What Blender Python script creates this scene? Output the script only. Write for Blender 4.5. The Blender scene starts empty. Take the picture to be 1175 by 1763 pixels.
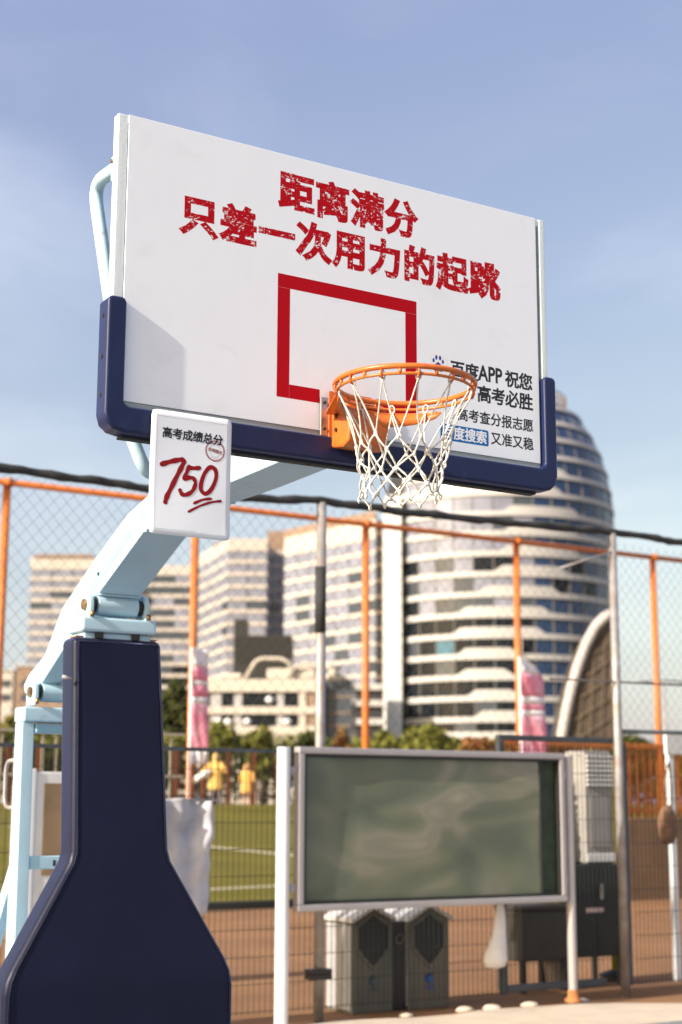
import bpy, bmesh, math, random
from math import sin, cos, pi, radians
from mathutils import Vector, Matrix
random.seed(7)
scene = bpy.context.scene
COL = scene.collection

# ------------------------------------------------------------------ camera
AL = 0.5488                                   # yaw of the court against the view
D_ = Vector((cos(AL), sin(AL), 0)); N_ = Vector((sin(AL), -cos(AL), 0))
C0 = Vector((0.0216, 5.2188, 0.0))            # foot of the backboard's plumb line
CAMH, PITCH, ROLL, FPX = 1.6688, 0.1906, 0.0037, 2597.02
cd = bpy.data.cameras.new('camera')
cam = bpy.data.objects.new('camera', cd); COL.objects.link(cam)
cd.sensor_fit = 'VERTICAL'; cd.sensor_height = 36.0; cd.sensor_width = 24.0
cd.lens = FPX / 1763 * 36
cd.clip_start = 0.1; cd.clip_end = 6000
cam.location = (0, 0, CAMH)
cam.rotation_euler = (Matrix.Rotation(pi/2 + PITCH, 3, 'X') @ Matrix.Rotation(ROLL, 3, 'Z')).to_euler()
cd.dof.use_dof = True; cd.dof.focus_distance = 5.35; cd.dof.aperture_fstop = 2.5
cd.dof.aperture_blades = 0
scene.camera = cam

# ------------------------------------------------------------------ light
SUN_EL = radians(27)
S = Vector((-0.796 * cos(SUN_EL), -0.605 * cos(SUN_EL), sin(SUN_EL)))
sl = bpy.data.lights.new('sun', 'SUN'); sl.energy = 3.3; sl.angle = radians(0.6); sl.color = (1.0, 0.93, 0.82)
so = bpy.data.objects.new('sun', sl); COL.objects.link(so); so.rotation_euler = S.to_track_quat('Z', 'Y').to_euler()
so.location = (-30, -20, 40)

wd = bpy.data.worlds.new('World'); scene.world = wd; wd.use_nodes = True
nt = wd.node_tree; nt.nodes.clear()
wo = nt.nodes.new('ShaderNodeOutputWorld'); bg = nt.nodes.new('ShaderNodeBackground')
sky = nt.nodes.new('ShaderNodeTexSky'); sky.sky_type = 'NISHITA'; sky.sun_disc = False
sky.sun_elevation = SUN_EL; sky.sun_rotation = math.atan2(S.x, S.y) % (2 * pi)
sky.air_density = 1.0; sky.dust_density = 2.5; sky.ozone_density = 1.5; sky.altitude = 50
bg.inputs['Strength'].default_value = 0.12
tc = nt.nodes.new('ShaderNodeTexCoord')
def wnoise(scale, rot, sc, detail, lo, hi, warp):
    mp = nt.nodes.new('ShaderNodeMapping'); mp.inputs['Scale'].default_value = sc; mp.inputs['Rotation'].default_value = rot
    nz = nt.nodes.new('ShaderNodeTexNoise'); nz.inputs['Scale'].default_value = scale; nz.inputs['Detail'].default_value = detail
    nz.inputs['Roughness'].default_value = .52; nz.inputs['Distortion'].default_value = warp
    rp = nt.nodes.new('ShaderNodeMapRange'); rp.interpolation_type = 'SMOOTHSTEP'
    rp.inputs['From Min'].default_value = lo; rp.inputs['From Max'].default_value = hi
    nt.links.new(tc.outputs['Generated'], mp.inputs['Vector']); nt.links.new(mp.outputs[0], nz.inputs['Vector'])
    nt.links.new(nz.outputs['Fac'], rp.inputs['Value']); return rp
n1 = wnoise(1.7, (0.3, 0.9, 0.2), (1, 1.2, 3.0), 5, .40, .74, .7)
n2 = wnoise(5.0, (-.3, .5, .1), (1, 1, 2.6), 6, .42, .85, .8)
ad = nt.nodes.new('ShaderNodeMath'); ad.operation = 'MULTIPLY_ADD'; ad.inputs[1].default_value = .12
nt.links.new(n2.outputs[0], ad.inputs[0])
sc1 = nt.nodes.new('ShaderNodeMath'); sc1.operation = 'MULTIPLY'; sc1.inputs[1].default_value = .60
nt.links.new(n1.outputs[0], sc1.inputs[0]); nt.links.new(sc1.outputs[0], ad.inputs[2])
mx = nt.nodes.new('ShaderNodeMix'); mx.data_type = 'RGBA'; mx.clamp_factor = True; mx.blend_type = 'ADD'
SKYCLOUD = mx.inputs['B'] if 'B' in mx.inputs else mx.inputs[7]
mx.inputs[6].default_value = (0, 0, 0, 1); mx.inputs[7].default_value = (1.35, 1.3, 1.1, 1)
veil = nt.nodes.new('ShaderNodeMath'); veil.operation = 'ADD'; veil.inputs[1].default_value = .0
nt.links.new(ad.outputs[0], veil.inputs[0]); nt.links.new(veil.outputs[0], mx.inputs[0]); tint = nt.nodes.new('ShaderNodeVectorMath'); tint.operation = 'MULTIPLY_ADD'; tint.inputs[1].default_value = (.75, .62, .32); tint.inputs[2].default_value = (.38, .43, 1.42)
nt.links.new(sky.outputs[0], tint.inputs[0]); nt.links.new(tint.outputs[0], mx.inputs[6])
nt.links.new(mx.outputs[2], bg.inputs['Color']); nt.links.new(bg.outputs[0], wo.inputs['Surface'])

scene.view_settings.view_transform = 'Standard'; scene.view_settings.look = 'None'
scene.view_settings.gamma = 1; scene.view_settings.use_curve_mapping = False
scene.view_settings.exposure = 1.24
scene.render.engine = 'CYCLES'
scene.cycles.use_denoising = True
scene.cycles.max_bounces = 8; scene.cycles.transparent_max_bounces = 24
scene.cycles.caustics_reflective = False; scene.cycles.caustics_refractive = False

# ------------------------------------------------------------------ helpers
def CW(u, b, z=0.0):
    """court coordinates: u along the backboard, b behind it, z up"""
    return C0 + D_ * u - N_ * b + Vector((0, 0, z))
def ray(px, py):
    a, v = px - 587.5, py - 881.5
    c, s = cos(-ROLL), sin(-ROLL); a, v = c*a - s*v, s*a + c*v
    y = -v
    return Vector((a, FPX * cos(PITCH) - y * sin(PITCH), FPX * sin(PITCH) + y * cos(PITCH)))
def at(px, py, Y):
    """the real point at distance Y that the photograph shows at px, py (survey helper)"""
    r = ray(px, py); return Vector((0, 0, CAMH)) + r * (Y / r.y)
def onb(px, py, b):
    r = ray(px, py); o = Vector((0, 0, CAMH)); P = C0 - N_ * b
    t = (P - o).dot(N_) / r.dot(N_); q = o + r * t - C0
    return q.dot(D_), q.z

def tag(o, label=None, cat=None, group=None, kind=None):
    if label: o['label'] = label
    if cat: o['category'] = cat
    if group: o['group'] = group
    if kind: o['kind'] = kind
    return o
def thing(name, label, cat, loc, rz=AL, group=None):
    o = bpy.data.objects.new(name, None); COL.objects.link(o)
    o.location = loc; o.rotation_euler = (0, 0, rz); o.empty_display_size = .2
    return tag(o, label, cat, group)

class MB:
    def __init__(s): s.v = []; s.f = []; s.sm = []
    def add(s, vs, fs, smooth=False):
        k = len(s.v); s.v += [tuple(v) for v in vs]
        for f in fs: s.f.append(tuple(i + k for i in f)); s.sm.append(smooth)
        return s
    def box(s, x0, x1, y0, y1, z0, z1):
        return s.add([(x0,y0,z0),(x1,y0,z0),(x1,y1,z0),(x0,y1,z0),(x0,y0,z1),(x1,y0,z1),(x1,y1,z1),(x0,y1,z1)],
              [(0,3,2,1),(4,5,6,7),(0,1,5,4),(1,2,6,5),(2,3,7,6),(3,0,4,7)])
    def prism(s, poly, axis, a, b):
        """poly in the two other axes (in x,y,z order), extruded along axis from a to b"""
        n = len(poly)
        def P(p, t):
            return {'x': (t, p[0], p[1]), 'y': (p[0], t, p[1]), 'z': (p[0], p[1], t)}[axis]
        vs = [P(p, a) for p in poly] + [P(p, b) for p in poly]
        fs = [tuple(range(n))[::-1], tuple(range(n, 2*n))] + [(i, (i+1) % n, n + (i+1) % n, n + i) for i in range(n)]
        return s.add(vs, fs)
    def tube(s, pts, r, n=10, closed=False, caps=True):
        pts = [Vector(p) for p in pts]; m = len(pts)
        rr = r if isinstance(r, (list, tuple)) else [r] * m
        vs = []; up = None
        for i, p in enumerate(pts):
            a = pts[(i-1) % m] if (closed or i) else p; c = pts[(i+1) % m] if (closed or i < m-1) else p
            t = (c - a).normalized()
            if up is None:
                up = Vector((0, 0, 1)) if abs(t.z) < .9 else Vector((1, 0, 0))
            x = (up - t * up.dot(t)).normalized(); y = t.cross(x); up = x
            for k in range(n):
                q = 2*pi*k/n; vs.append(p + (x*cos(q) + y*sin(q)) * rr[i])
        fs = []
        for i in range(m if closed else m-1):
            j = (i+1) % m
            for k in range(n):
                l = (k+1) % n; fs.append((i*n+k, i*n+l, j*n+l, j*n+k))
        s.add(vs, fs, True)
        if caps and not closed:
            K = len(s.v) - len(vs)
            s.f.append(tuple(K+k for k in range(n))[::-1]); s.sm.append(False)
            s.f.append(tuple(K+(m-1)*n+k for k in range(n))); s.sm.append(False)
        return s
    def cyl(s, p0, p1, r, n=16, r2=None): return s.tube([p0, p1], [r, r if r2 is None else r2], n)
    def lathe(s, prof, cx=0, cy=0, n=32, smooth=True):
        vs = []; m = len(prof)
        for r, z in prof:
            for k in range(n): vs.append((cx + r*cos(2*pi*k/n), cy + r*sin(2*pi*k/n), z))
        fs = [(i*n+k, i*n+(k+1) % n, (i+1)*n+(k+1) % n, (i+1)*n+k) for i in range(m-1) for k in range(n)]
        return s.add(vs, fs, smooth)
    def mesh(s, name, m):
        me = bpy.data.meshes.new(name); me.from_pydata(s.v, [], s.f)
        me.polygons.foreach_set('use_smooth', s.sm); me.materials.append(m); me.update(); return me
    def build(s, name, m, parent=None, bevel=0, seg=2, smooth=False, loc=None):
        me = s.mesh(name, m); o = bpy.data.objects.new(name, me); COL.objects.link(o)
        if parent: o.parent = parent
        if loc: o.location = loc
        if bevel:
            md = o.modifiers.new('bevel', 'BEVEL'); md.width = bevel; md.segments = seg; md.limit_method = 'ANGLE'; md.angle_limit = radians(35)
            for p in me.polygons: p.use_smooth = True
            wn = o.modifiers.new('wn', 'WEIGHTED_NORMAL'); wn.keep_sharp = False
        return o
def dup(o, parent, loc=None, rot=None, group=None, label=None):
    c = o.copy(); COL.objects.link(c); c.parent = parent
    if loc is not None: c.location = loc
    if rot is not None: c.rotation_euler = rot
    if label: c['label'] = label
    for ch in o.children: dup(ch, c)
    return c

# ---- materials
def mat(name, col, rough=.5, metal=0, var=0.0, vscale=6, bump=0.0, bscale=60, rvar=0.0, dirt=None, dscale=3, dlo=.55, dhi=.75, spec=.5, coat=0, stretch=(1,1,1)):
    m = bpy.data.materials.new(name); m.use_nodes = True; t = m.node_tree; N = t.nodes; L = t.links
    b = N['Principled BSDF']; b.inputs['Base Color'].default_value = (*col, 1); b.inputs['Roughness'].default_value = rough
    b.inputs['Metallic'].default_value = metal; b.inputs['Specular IOR Level'].default_value = spec
    b.inputs['Coat Weight'].default_value = coat
    co = N.new('ShaderNodeTexCoord'); mp = N.new('ShaderNodeMapping'); mp.inputs['Scale'].default_value = stretch
    L.new(co.outputs['Object'], mp.inputs['Vector'])
    cur = None
    def noise(sc, det=6, dist=0):
        n = N.new('ShaderNodeTexNoise'); n.inputs['Scale'].default_value = sc; n.inputs['Detail'].default_value = det
        n.inputs['Distortion'].default_value = dist
        L.new(mp.outputs[0], n.inputs['Vector']); return n
    if var:
        n = noise(vscale); mr = N.new('ShaderNodeMapRange'); mr.inputs['From Min'].default_value = .3; mr.inputs['From Max'].default_value = .7
        mr.inputs['To Min'].default_value = 1 - var; mr.inputs['To Max'].default_value = 1 + var
        L.new(n.outputs['Fac'], mr.inputs['Value'])
        v = N.new('ShaderNodeVectorMath'); v.operation = 'SCALE'; v.inputs[0].default_value = col
        L.new(mr.outputs[0], v.inputs['Scale']); L.new(v.outputs[0], b.inputs['Base Color']); cur = v.outputs[0]
    if dirt:
        n = noise(dscale, 8, .6); mr = N.new('ShaderNodeMapRange'); mr.inputs['From Min'].default_value = dlo; mr.inputs['From Max'].default_value = dhi
        L.new(n.outputs['Fac'], mr.inputs['Value'])
        x = N.new('ShaderNodeMix'); x.data_type = 'RGBA'; x.inputs[7].default_value = (*dirt, 1); x.inputs[6].default_value = (*col, 1)
        L.new(mr.outputs[0], x.inputs[0])
        if cur: L.new(cur, x.inputs[6])
        L.new(x.outputs[2], b.inputs['Base Color'])
    if rvar:
        n = noise(vscale * 2.3); mr = N.new('ShaderNodeMapRange'); mr.inputs['To Min'].default_value = max(0, rough - rvar); mr.inputs['To Max'].default_value = rough + rvar
        L.new(n.outputs['Fac'], mr.inputs['Value']); L.new(mr.outputs[0], b.inputs['Roughness'])
    if bump:
        n = noise(bscale); bp = N.new('ShaderNodeBump'); bp.inputs['Strength'].default_value = bump; bp.inputs['Distance'].default_value = .01
        L.new(n.outputs['Fac'], bp.inputs['Height']); L.new(bp.outputs[0], b.inputs['Normal'])
    return m
def leafmat(name, col, col2):
    m = mat(name, col, .6, var=.35, vscale=1.2); N = m.node_tree.nodes; L = m.node_tree.links; b = N['Principled BSDF']
    g = N.new('ShaderNodeNewGeometry'); r = N.new('ShaderNodeMix'); r.data_type = 'RGBA'
    r.inputs[6].default_value = (*col, 1); r.inputs[7].default_value = (*col2, 1)
    L.new(g.outputs['Random Per Island'], r.inputs[0]); L.new(r.outputs[2], b.inputs['Base Color'])
    b.inputs['Subsurface Weight'].default_value = 0
    return m
M = {}
M['print'] = mat('board_print', (.89, .92, .96), .55, bump=.05, bscale=14, var=.012, vscale=5, dirt=(.80, .82, .85), dscale=4.5, dlo=.58, dhi=.85)
M['white_frame'] = mat('white_frame_paint', (.74, .80, .80), .4, var=.04, vscale=4, bump=.08, bscale=90)
M['frost'] = mat('glass_edge', (.16, .24, .26), .2)
M['greyband'] = mat('glass_strip', (.33, .37, .38), .3)
M['red'] = mat('red_print', (.46, .003, .010), .7, spec=.12)
M['slogan'] = mat('worn_red_print', (.46, .003, .010), .7, spec=.12)
M['black_ink'] = mat('black_print', (.012, .012, .016), .55)
M['blue_ink'] = mat('blue_print', (.008, .14, .42), .6, spec=.3)
M['logo_blue'] = mat('logo_blue_print', (.02, .04, .30), .5)
M['white_ink'] = mat('white_print', (.88, .89, .90), .5)
M['navy'] = mat('navy_vinyl_padding', (.008, .015, .066), .42, spec=.35, var=.15, vscale=7, rvar=.12, bump=.12, bscale=9, dirt=(.03, .036, .10), dscale=9, dlo=.58, dhi=.9)
M['navypad'] = mat('navy_vinyl_post_padding', (.006, .008, .027), .42, spec=.18, var=.12, vscale=3, rvar=.14, bump=.40, bscale=3.2, dirt=(.010, .012, .034), dscale=5, dlo=.58, dhi=.95)
M['trim'] = mat('black_rubber_strip', (.014, .015, .02), .6, bump=.1)
M['tan'] = mat('tan_plywood_edge', (.45, .28, .18), .7, bump=.1)
M['blue_paint'] = mat('light_blue_steel_paint', (.47, .66, .77), .42, var=.05, vscale=5, rvar=.08, bump=.05, bscale=50, dirt=(.30, .36, .38), dscale=9, dlo=.62, dhi=.80)
M['groove'] = mat('pale_blue_groove_paint', (.27, .47, .60), .45, var=.05)
M['orange_rim'] = mat('orange_powder_coat', (.60, .15, .022), .36, var=.10, vscale=18, rvar=.1, bump=.07, bscale=90, dirt=(.50, .09, .02), dscale=22, dlo=.56, dhi=.75)
M['steel'] = mat('bare_steel', (.42, .38, .36), .32, metal=.8, var=.1, dirt=(.45, .24, .16), dscale=12)
M['bolt'] = mat('dark_bolt', (.05, .045, .04), .4, metal=.6)
M['brass'] = mat('brass_bearing', (.42, .25, .10), .35, metal=.8, dirt=(.08, .05, .03), dscale=20, dlo=.45, dhi=.65)
M['rope'] = mat('white_nylon_rope', (.70, .67, .61), .8, var=.12, vscale=40, bump=.5, bscale=420, dirt=(.50, .43, .33), dscale=16, dlo=.52, dhi=.8)
M['paper'] = mat('poster_card', (.86, .90, .95), .6, bump=.12, bscale=7)
M['ink_line'] = mat('thin_grey_print', (.40, .42, .46), .6)
M['brushred'] = mat('dark_red_brush_print', (.27, .003, .006), .7, spec=.3)
M['concrete'] = mat('pale_concrete', (.56, .47, .37), .9, var=.10, vscale=2.5, bump=.4, bscale=30, dirt=(.42, .33, .25), dscale=1.5)
M['court'] = mat('grey_bounce_court', (.21, .22, .23), .8, var=.12, vscale=.8, bump=.3, bscale=120, dirt=(.22, .22, .22), dscale=1.1)  # grey chosen for the bounce light off the unseen court
M['track'] = mat('reddish_brown_track', (.25, .135, .07), .95, var=.14, vscale=.9, bump=.5, bscale=80, dirt=(.20, .11, .065), dscale=.5)
M['wall_brown'] = mat('brown_low_wall_render', (.21, .135, .085), .9, var=.18, vscale=1.5, bump=.3, dirt=(.13, .10, .07), dscale=1.2)
M['grass'] = mat('artificial_turf', (.140, .118, .020), .95, var=.18, vscale=.35, bump=.6, bscale=60, dirt=(.105, .10, .010), dscale=.25)
M['line'] = mat('white_field_line', (.60, .56, .42), .8)
M['earth'] = mat('far_ground_earth', (.12, .12, .06), .95, var=.2, vscale=.05)
M['galv'] = mat('galvanised_post', (.33, .31, .30), .5, metal=.25, var=.22, vscale=9, dirt=(.30, .20, .13), dscale=6, dlo=.5, dhi=.8)
M['dark_rail'] = mat('dark_rail_wrap', (.030, .030, .030), .8, var=.3, vscale=8, bump=.6, bscale=40)
M['wire'] = mat('weathered_wire', (.085, .08, .08), .6, metal=.3)
M['meshwire'] = mat('dark_green_mesh_wire', (.020, .028, .020), .6)
M['orange_pole'] = mat('orange_pole_paint', (.55, .15, .02), .5, var=.15, vscale=3, dirt=(.42, .12, .04), dscale=2.5)
M['orange_fence'] = mat('orange_picket_paint', (.40, .13, .02), .6, var=.25, vscale=2)
M['gate'] = mat('dark_grey_gate_paint', (.060, .070, .080), .5, var=.15)
M['rust'] = mat('rusted_base', (.42, .16, .05), .85, var=.3, vscale=15, bump=.4)
M['white_post'] = mat('white_post_paint', (.78, .79, .79), .45, var=.06, vscale=4, dirt=(.5, .44, .38), dscale=5, dlo=.6, dhi=.8)
M['alu'] = mat('aluminium_frame', (.46, .42, .41), .42, metal=.35, var=.06, vscale=3)
M['gasket'] = mat('black_gasket', (.02, .022, .02), .5)
M['felt'] = mat('green_felt_back', (.085, .125, .075), .85, var=.15, vscale=4)
M['felt2'] = mat('darker_green_strip', (.045, .062, .035), .8, var=.3, vscale=8)
M['bin_grey'] = mat('grey_green_bin_shell', (.105, .105, .085), .6, var=.12, vscale=5, dirt=(.16, .13, .09), dscale=8, dlo=.5, dhi=.8, stretch=(1,1,.15))
M['bin_lit_side'] = mat('lit_tone_bin_side', (.33, .33, .34), .6, var=.12, vscale=6)  # sunlit tone of the bin side put into the colour
M['bin_roof'] = mat('pale_bin_roof', (.52, .51, .50), .5, var=.14, vscale=6)
M['black'] = mat('black_plastic', (.012, .012, .013), .5, var=.2)
M['black2'] = mat('brown_black_board', (.035, .030, .024), .6, var=.2, vscale=4)
M['bin_logo'] = mat('blue_recycle_mark', (.02, .085, .26), .5)
M['bin_logo2'] = mat('faded_grey_mark', (.05, .07, .09), .5)
M['pinklabel'] = mat('pale_pink_label', (.66, .47, .44), .5)
M['white_plastic'] = mat('off_white_plastic', (.70, .69, .66), .5, var=.08)
M['cab_grey'] = mat('grey_cabinet', (.30, .28, .26), .5, var=.12, vscale=4)
M['cloth'] = mat('grey_white_cloth', (.44, .43, .46), .9, var=.22, vscale=5, bump=.5, bscale=8)
M['bagcloth'] = mat('white_bag_cloth', (.80, .76, .72), .85, var=.06)
M['pink'] = mat('pink_banner_print', (.80, .26, .36), .8, var=.12, vscale=5, dirt=(.82, .50, .58), dscale=4, dlo=.45, dhi=.7)
M['banner_white'] = mat('white_banner_cloth', (.84, .82, .82), .85)
M['brownbag'] = mat('brown_bag', (.22, .12, .07), .8, var=.35, vscale=14, bump=.4)
M['brownpanel'] = mat('brown_notice_panel', (.27, .18, .10), .8, var=.25, vscale=4)
M['bark'] = mat('bark', (.10, .07, .045), .9, bump=.5)
M['leafA'] = leafmat('yellow_green_leaves', (.12, .12, .02), (.24, .20, .04))
M['leafB'] = leafmat('dark_green_leaves', (.030, .045, .014), (.085, .090, .022))
M['leafC'] = leafmat('green_hedge_leaves', (.12, .135, .022), (.20, .19, .04))
M['leafR'] = leafmat('rusty_shrub_leaves', (.30, .10, .03), (.20, .14, .04))
M['darkpicket'] = mat('dark_fence_bars', (.030, .030, .026), .7)
M['rustpost'] = mat('rust_brown_fence_post', (.22, .065, .030), .8, var=.2)
M['lightpicket'] = mat('pale_picket_rail', (.40, .36, .26), .7)
for k_, w_ in (('navypad', .7), ('navy', .3)):
    b_ = M[k_].node_tree.nodes['Principled BSDF']; b_.inputs['Sheen Weight'].default_value = w_; b_.inputs['Sheen Roughness'].default_value = .35
    b_.inputs['Sheen Tint'].default_value = (.55, .58, .95, 1)
for k_ in ('grass', 'track', 'wall_brown', 'earth', 'concrete', 'court', 'leafA', 'leafB', 'leafC'):
    M[k_].node_tree.nodes['Principled BSDF'].inputs['Specular IOR Level'].default_value = .12
# building materials (stone / render, not sunlit picture values)
M['tower_white'] = mat('tower_cream_cladding', (.50, .475, .45), .7, var=.05, vscale=.15)
M['tower_pier'] = mat('tower_pier_cladding', (.72, .71, .69), .7, var=.04, vscale=.1)
M['office_white'] = mat('office_cream_cladding', (.50, .44, .385), .75, var=.07, vscale=.12)
M['office_tan'] = mat('office_tan_cladding', (.27, .18, .125), .8, var=.10, vscale=.15)
M['core'] = mat('dark_interior', (.030, .028, .028), .7)
M['slab'] = mat('inner_floor_slab', (.20, .18, .16), .8)
M['lowwhite'] = mat('low_building_render', (.52, .46, .39), .8, var=.06, vscale=.4)
M['blackbox'] = mat('black_louvre_panel', (.020, .018, .014), .6)
M['archrim'] = mat('arch_rim_concrete', (.50, .45, .42), .7, var=.06, vscale=.3)
M['archnet'] = mat('arch_brown_infill', (.070, .050, .034), .8, var=.35, vscale=.5)
M['archrib'] = mat('arch_lattice_rib', (.16, .11, .07), .8)
def glassm(name, col, rough=.12, spec=.45):
    return mat(name, col, rough, spec=spec, var=.2, vscale=.25)
GL = dict(dark=glassm('dark_office_glass', (.010, .013, .017), .2, .2), blue=glassm('blue_office_glass', (.020, .045, .105), .22),
          lav=glassm('pale_reflective_glass', (.225, .23, .28), .3), grey=glassm('grey_office_glass', (.06, .07, .085), .2),
          teal=glassm('teal_office_glass', (.03, .12, .18), .2), blind=mat('pale_blind_behind_glass', (.40, .38, .38), .5))

# worn print of the slogan: chips show the white print beneath
t = M['slogan'].node_tree; N = t.nodes; L = t.links; b = N['Principled BSDF']
co = N.new('ShaderNodeTexCoord')
mp = N.new('ShaderNodeMapping'); mp.inputs['Rotation'].default_value = (0, .5, 0); mp.inputs['Scale'].default_value = (1, 1, 1.3)
nz = N.new('ShaderNodeTexNoise'); nz.inputs['Scale'].default_value = 95; nz.inputs['Detail'].default_value = 3; nz.inputs['Roughness'].default_value = .7
nz2 = N.new('ShaderNodeTexNoise'); nz2.inputs['Scale'].default_value = 17; nz2.inputs['Detail'].default_value = 2
sm = N.new('ShaderNodeMath'); sm.operation = 'MULTIPLY_ADD'; sm.inputs[1].default_value = .55
mr = N.new('ShaderNodeMapRange'); mr.inputs['From Min'].default_value = .900; mr.inputs['From Max'].default_value = .914
x = N.new('ShaderNodeMix'); x.data_type = 'RGBA'; x.inputs[6].default_value = (.46, .003, .010, 1); x.inputs[7].default_value = (.80, .74, .75, 1)
L.new(co.outputs['Object'], mp.inputs[0]); L.new(mp.outputs[0], nz.inputs['Vector']); L.new(mp.outputs[0], nz2.inputs['Vector'])
L.new(nz2.outputs['Fac'], sm.inputs[0]); L.new(nz.outputs['Fac'], sm.inputs[2]); L.new(sm.outputs[0], mr.inputs['Value'])
L.new(mr.outputs[0], x.inputs[0]); L.new(x.outputs[2], b.inputs['Base Color'])

# crumpled film on the notice board, with swirling reflections painted into its colour
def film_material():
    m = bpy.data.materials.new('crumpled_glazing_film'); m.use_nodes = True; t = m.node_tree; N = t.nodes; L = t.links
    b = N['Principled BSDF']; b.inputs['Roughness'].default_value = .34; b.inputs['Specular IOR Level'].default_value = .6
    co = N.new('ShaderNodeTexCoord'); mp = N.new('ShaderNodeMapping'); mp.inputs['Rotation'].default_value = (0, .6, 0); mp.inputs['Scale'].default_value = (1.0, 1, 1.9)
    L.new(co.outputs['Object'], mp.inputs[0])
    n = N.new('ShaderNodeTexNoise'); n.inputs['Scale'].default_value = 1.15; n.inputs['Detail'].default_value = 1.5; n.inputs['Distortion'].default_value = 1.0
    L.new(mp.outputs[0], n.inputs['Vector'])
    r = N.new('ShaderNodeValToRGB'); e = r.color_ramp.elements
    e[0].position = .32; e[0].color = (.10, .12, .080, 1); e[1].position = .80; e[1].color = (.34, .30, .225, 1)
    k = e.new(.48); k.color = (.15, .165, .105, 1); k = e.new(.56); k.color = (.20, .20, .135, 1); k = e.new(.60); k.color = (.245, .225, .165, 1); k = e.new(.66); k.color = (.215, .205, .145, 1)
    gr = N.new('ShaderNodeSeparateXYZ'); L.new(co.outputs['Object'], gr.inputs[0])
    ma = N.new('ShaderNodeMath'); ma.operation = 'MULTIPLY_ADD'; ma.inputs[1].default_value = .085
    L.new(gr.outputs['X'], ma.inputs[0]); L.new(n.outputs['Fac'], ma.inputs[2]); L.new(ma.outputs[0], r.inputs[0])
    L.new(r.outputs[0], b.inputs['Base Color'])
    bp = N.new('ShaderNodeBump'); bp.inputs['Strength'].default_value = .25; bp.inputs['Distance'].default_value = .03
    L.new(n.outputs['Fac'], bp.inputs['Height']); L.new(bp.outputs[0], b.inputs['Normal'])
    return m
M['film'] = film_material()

# ------------------------------------------------------------------ SETTING: ground
def sheet(name, u0, u1, prof, m, kind='structure', nu=1):
    """strip of ground following a profile [(b, z)...] """
    mb = MB(); vs = []; fs = []
    for b, z in prof:
        for i in range(nu+1): vs.append(tuple(CW(u0 + (u1-u0)*i/nu, b, z)))
    for j in range(len(prof)-1):
        for i in range(nu):
            k = j*(nu+1)+i; fs.append((k, k+1, k+nu+2, k+nu+1))
    mb.add(vs, fs); o = mb.build(name, m); return tag(o, kind=kind)
def slope(b): return -.03 if b < 18 else (-.03 + (1.61)*(b-18)/32 if b < 50 else 1.58)
sheet('ground', -400, 400, [(-200, -.03), (18, -.03), (50, 1.58), (62, 1.58)], M['track'])
sheet('far_ground', -3000, 3000, [(62, 1.576), (3500, 1.576)], M['earth'])
# pale concrete court slab, its far edge broken and uneven
mb = MB(); n = 90; top = []
for i in range(n+1):
    u = -14 + 30*i/n
    e = 6.02 + .05*sin(u*2.3) + .05*sin(u*5.1+1) + random.uniform(-.03, .03) - (.55*max(0, min(1, (u-5.6)/1.4)))
    top.append((u, e))
vs = []
for u, e in top: vs += [tuple(CW(u, -60, 0)), tuple(CW(u, e-.25, 0)), tuple(CW(u, e, -.004)), tuple(CW(u, e+.02, -.06))]
fs = [(4*i+k, 4*i+4+k, 4*i+5+k, 4*i+1+k) for i in range(n) for k in range(3)]
mb.add(vs, fs); tag(mb.build('concrete_pavement', M['concrete']), kind='structure')
# unseen court surface, added to limit the light bounced onto board, arm and padding
vs = [tuple(CW(u, b_, .006)) for u, b_ in ((-60, -60), (60, -60), (60, 4.7), (-60, 4.7))]
tag(MB().add(vs, [(0, 1, 2, 3)]).build('unseen_bounce_court', M['court']), kind='structure')
# turf field on its gentle slope, with white lines
sheet('turf_field', -40, 60.0, [(18.05, -.022), (50, 1.588)], M['grass'])
for nm, pts in (('field_line', ((345, 1456), (480, 1470))), ('field_line', ((345, 1532), (480, 1525)))):
    a, c = pts
    def onslope(px, py):
        r = ray(px, py); lo, hi = 5.0, 200.0
        for _ in range(50):
            mid = (lo+hi)/2; P = Vector((0,0,CAMH)) + r*(mid/r.y); q = P - C0; bb = -q.dot(N_)
            if P.z > slope(bb) + .012: lo = mid
            else: hi = mid
        return q.dot(D_), bb
    p, q = onslope(*a), onslope(*c)
    dx, db = q[0]-p[0], q[1]-p[1]; ln = math.hypot(dx, db); ex, eb = dx/ln, db/ln
    p0 = (p[0]-ex*8, p[1]-eb*8); q0 = (q[0]+ex*1.2, q[1]+eb*1.2); w = .07 if a[1] > 1500 else .12
    vs = []
    for (uu, bb) in (p0, q0):
        for s in (-1, 1): vs.append(tuple(CW(uu - eb*w*s, bb + ex*w*s, slope(max(18.06, bb + ex*w*s)) + .014)))
    tag(MB().add(vs, [(0, 1, 3, 2)]).build(nm, M['line']), kind='structure')
# kerb along the near edge of the turf, its shadow put into the dark colour
tag(MB().box(-40, 60.0, 0, .12, -.03, .10).build('turf_kerb', M['darkpicket'], loc=CW(0, 17.9, 0)), kind='structure').rotation_euler = (0, 0, AL)

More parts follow.
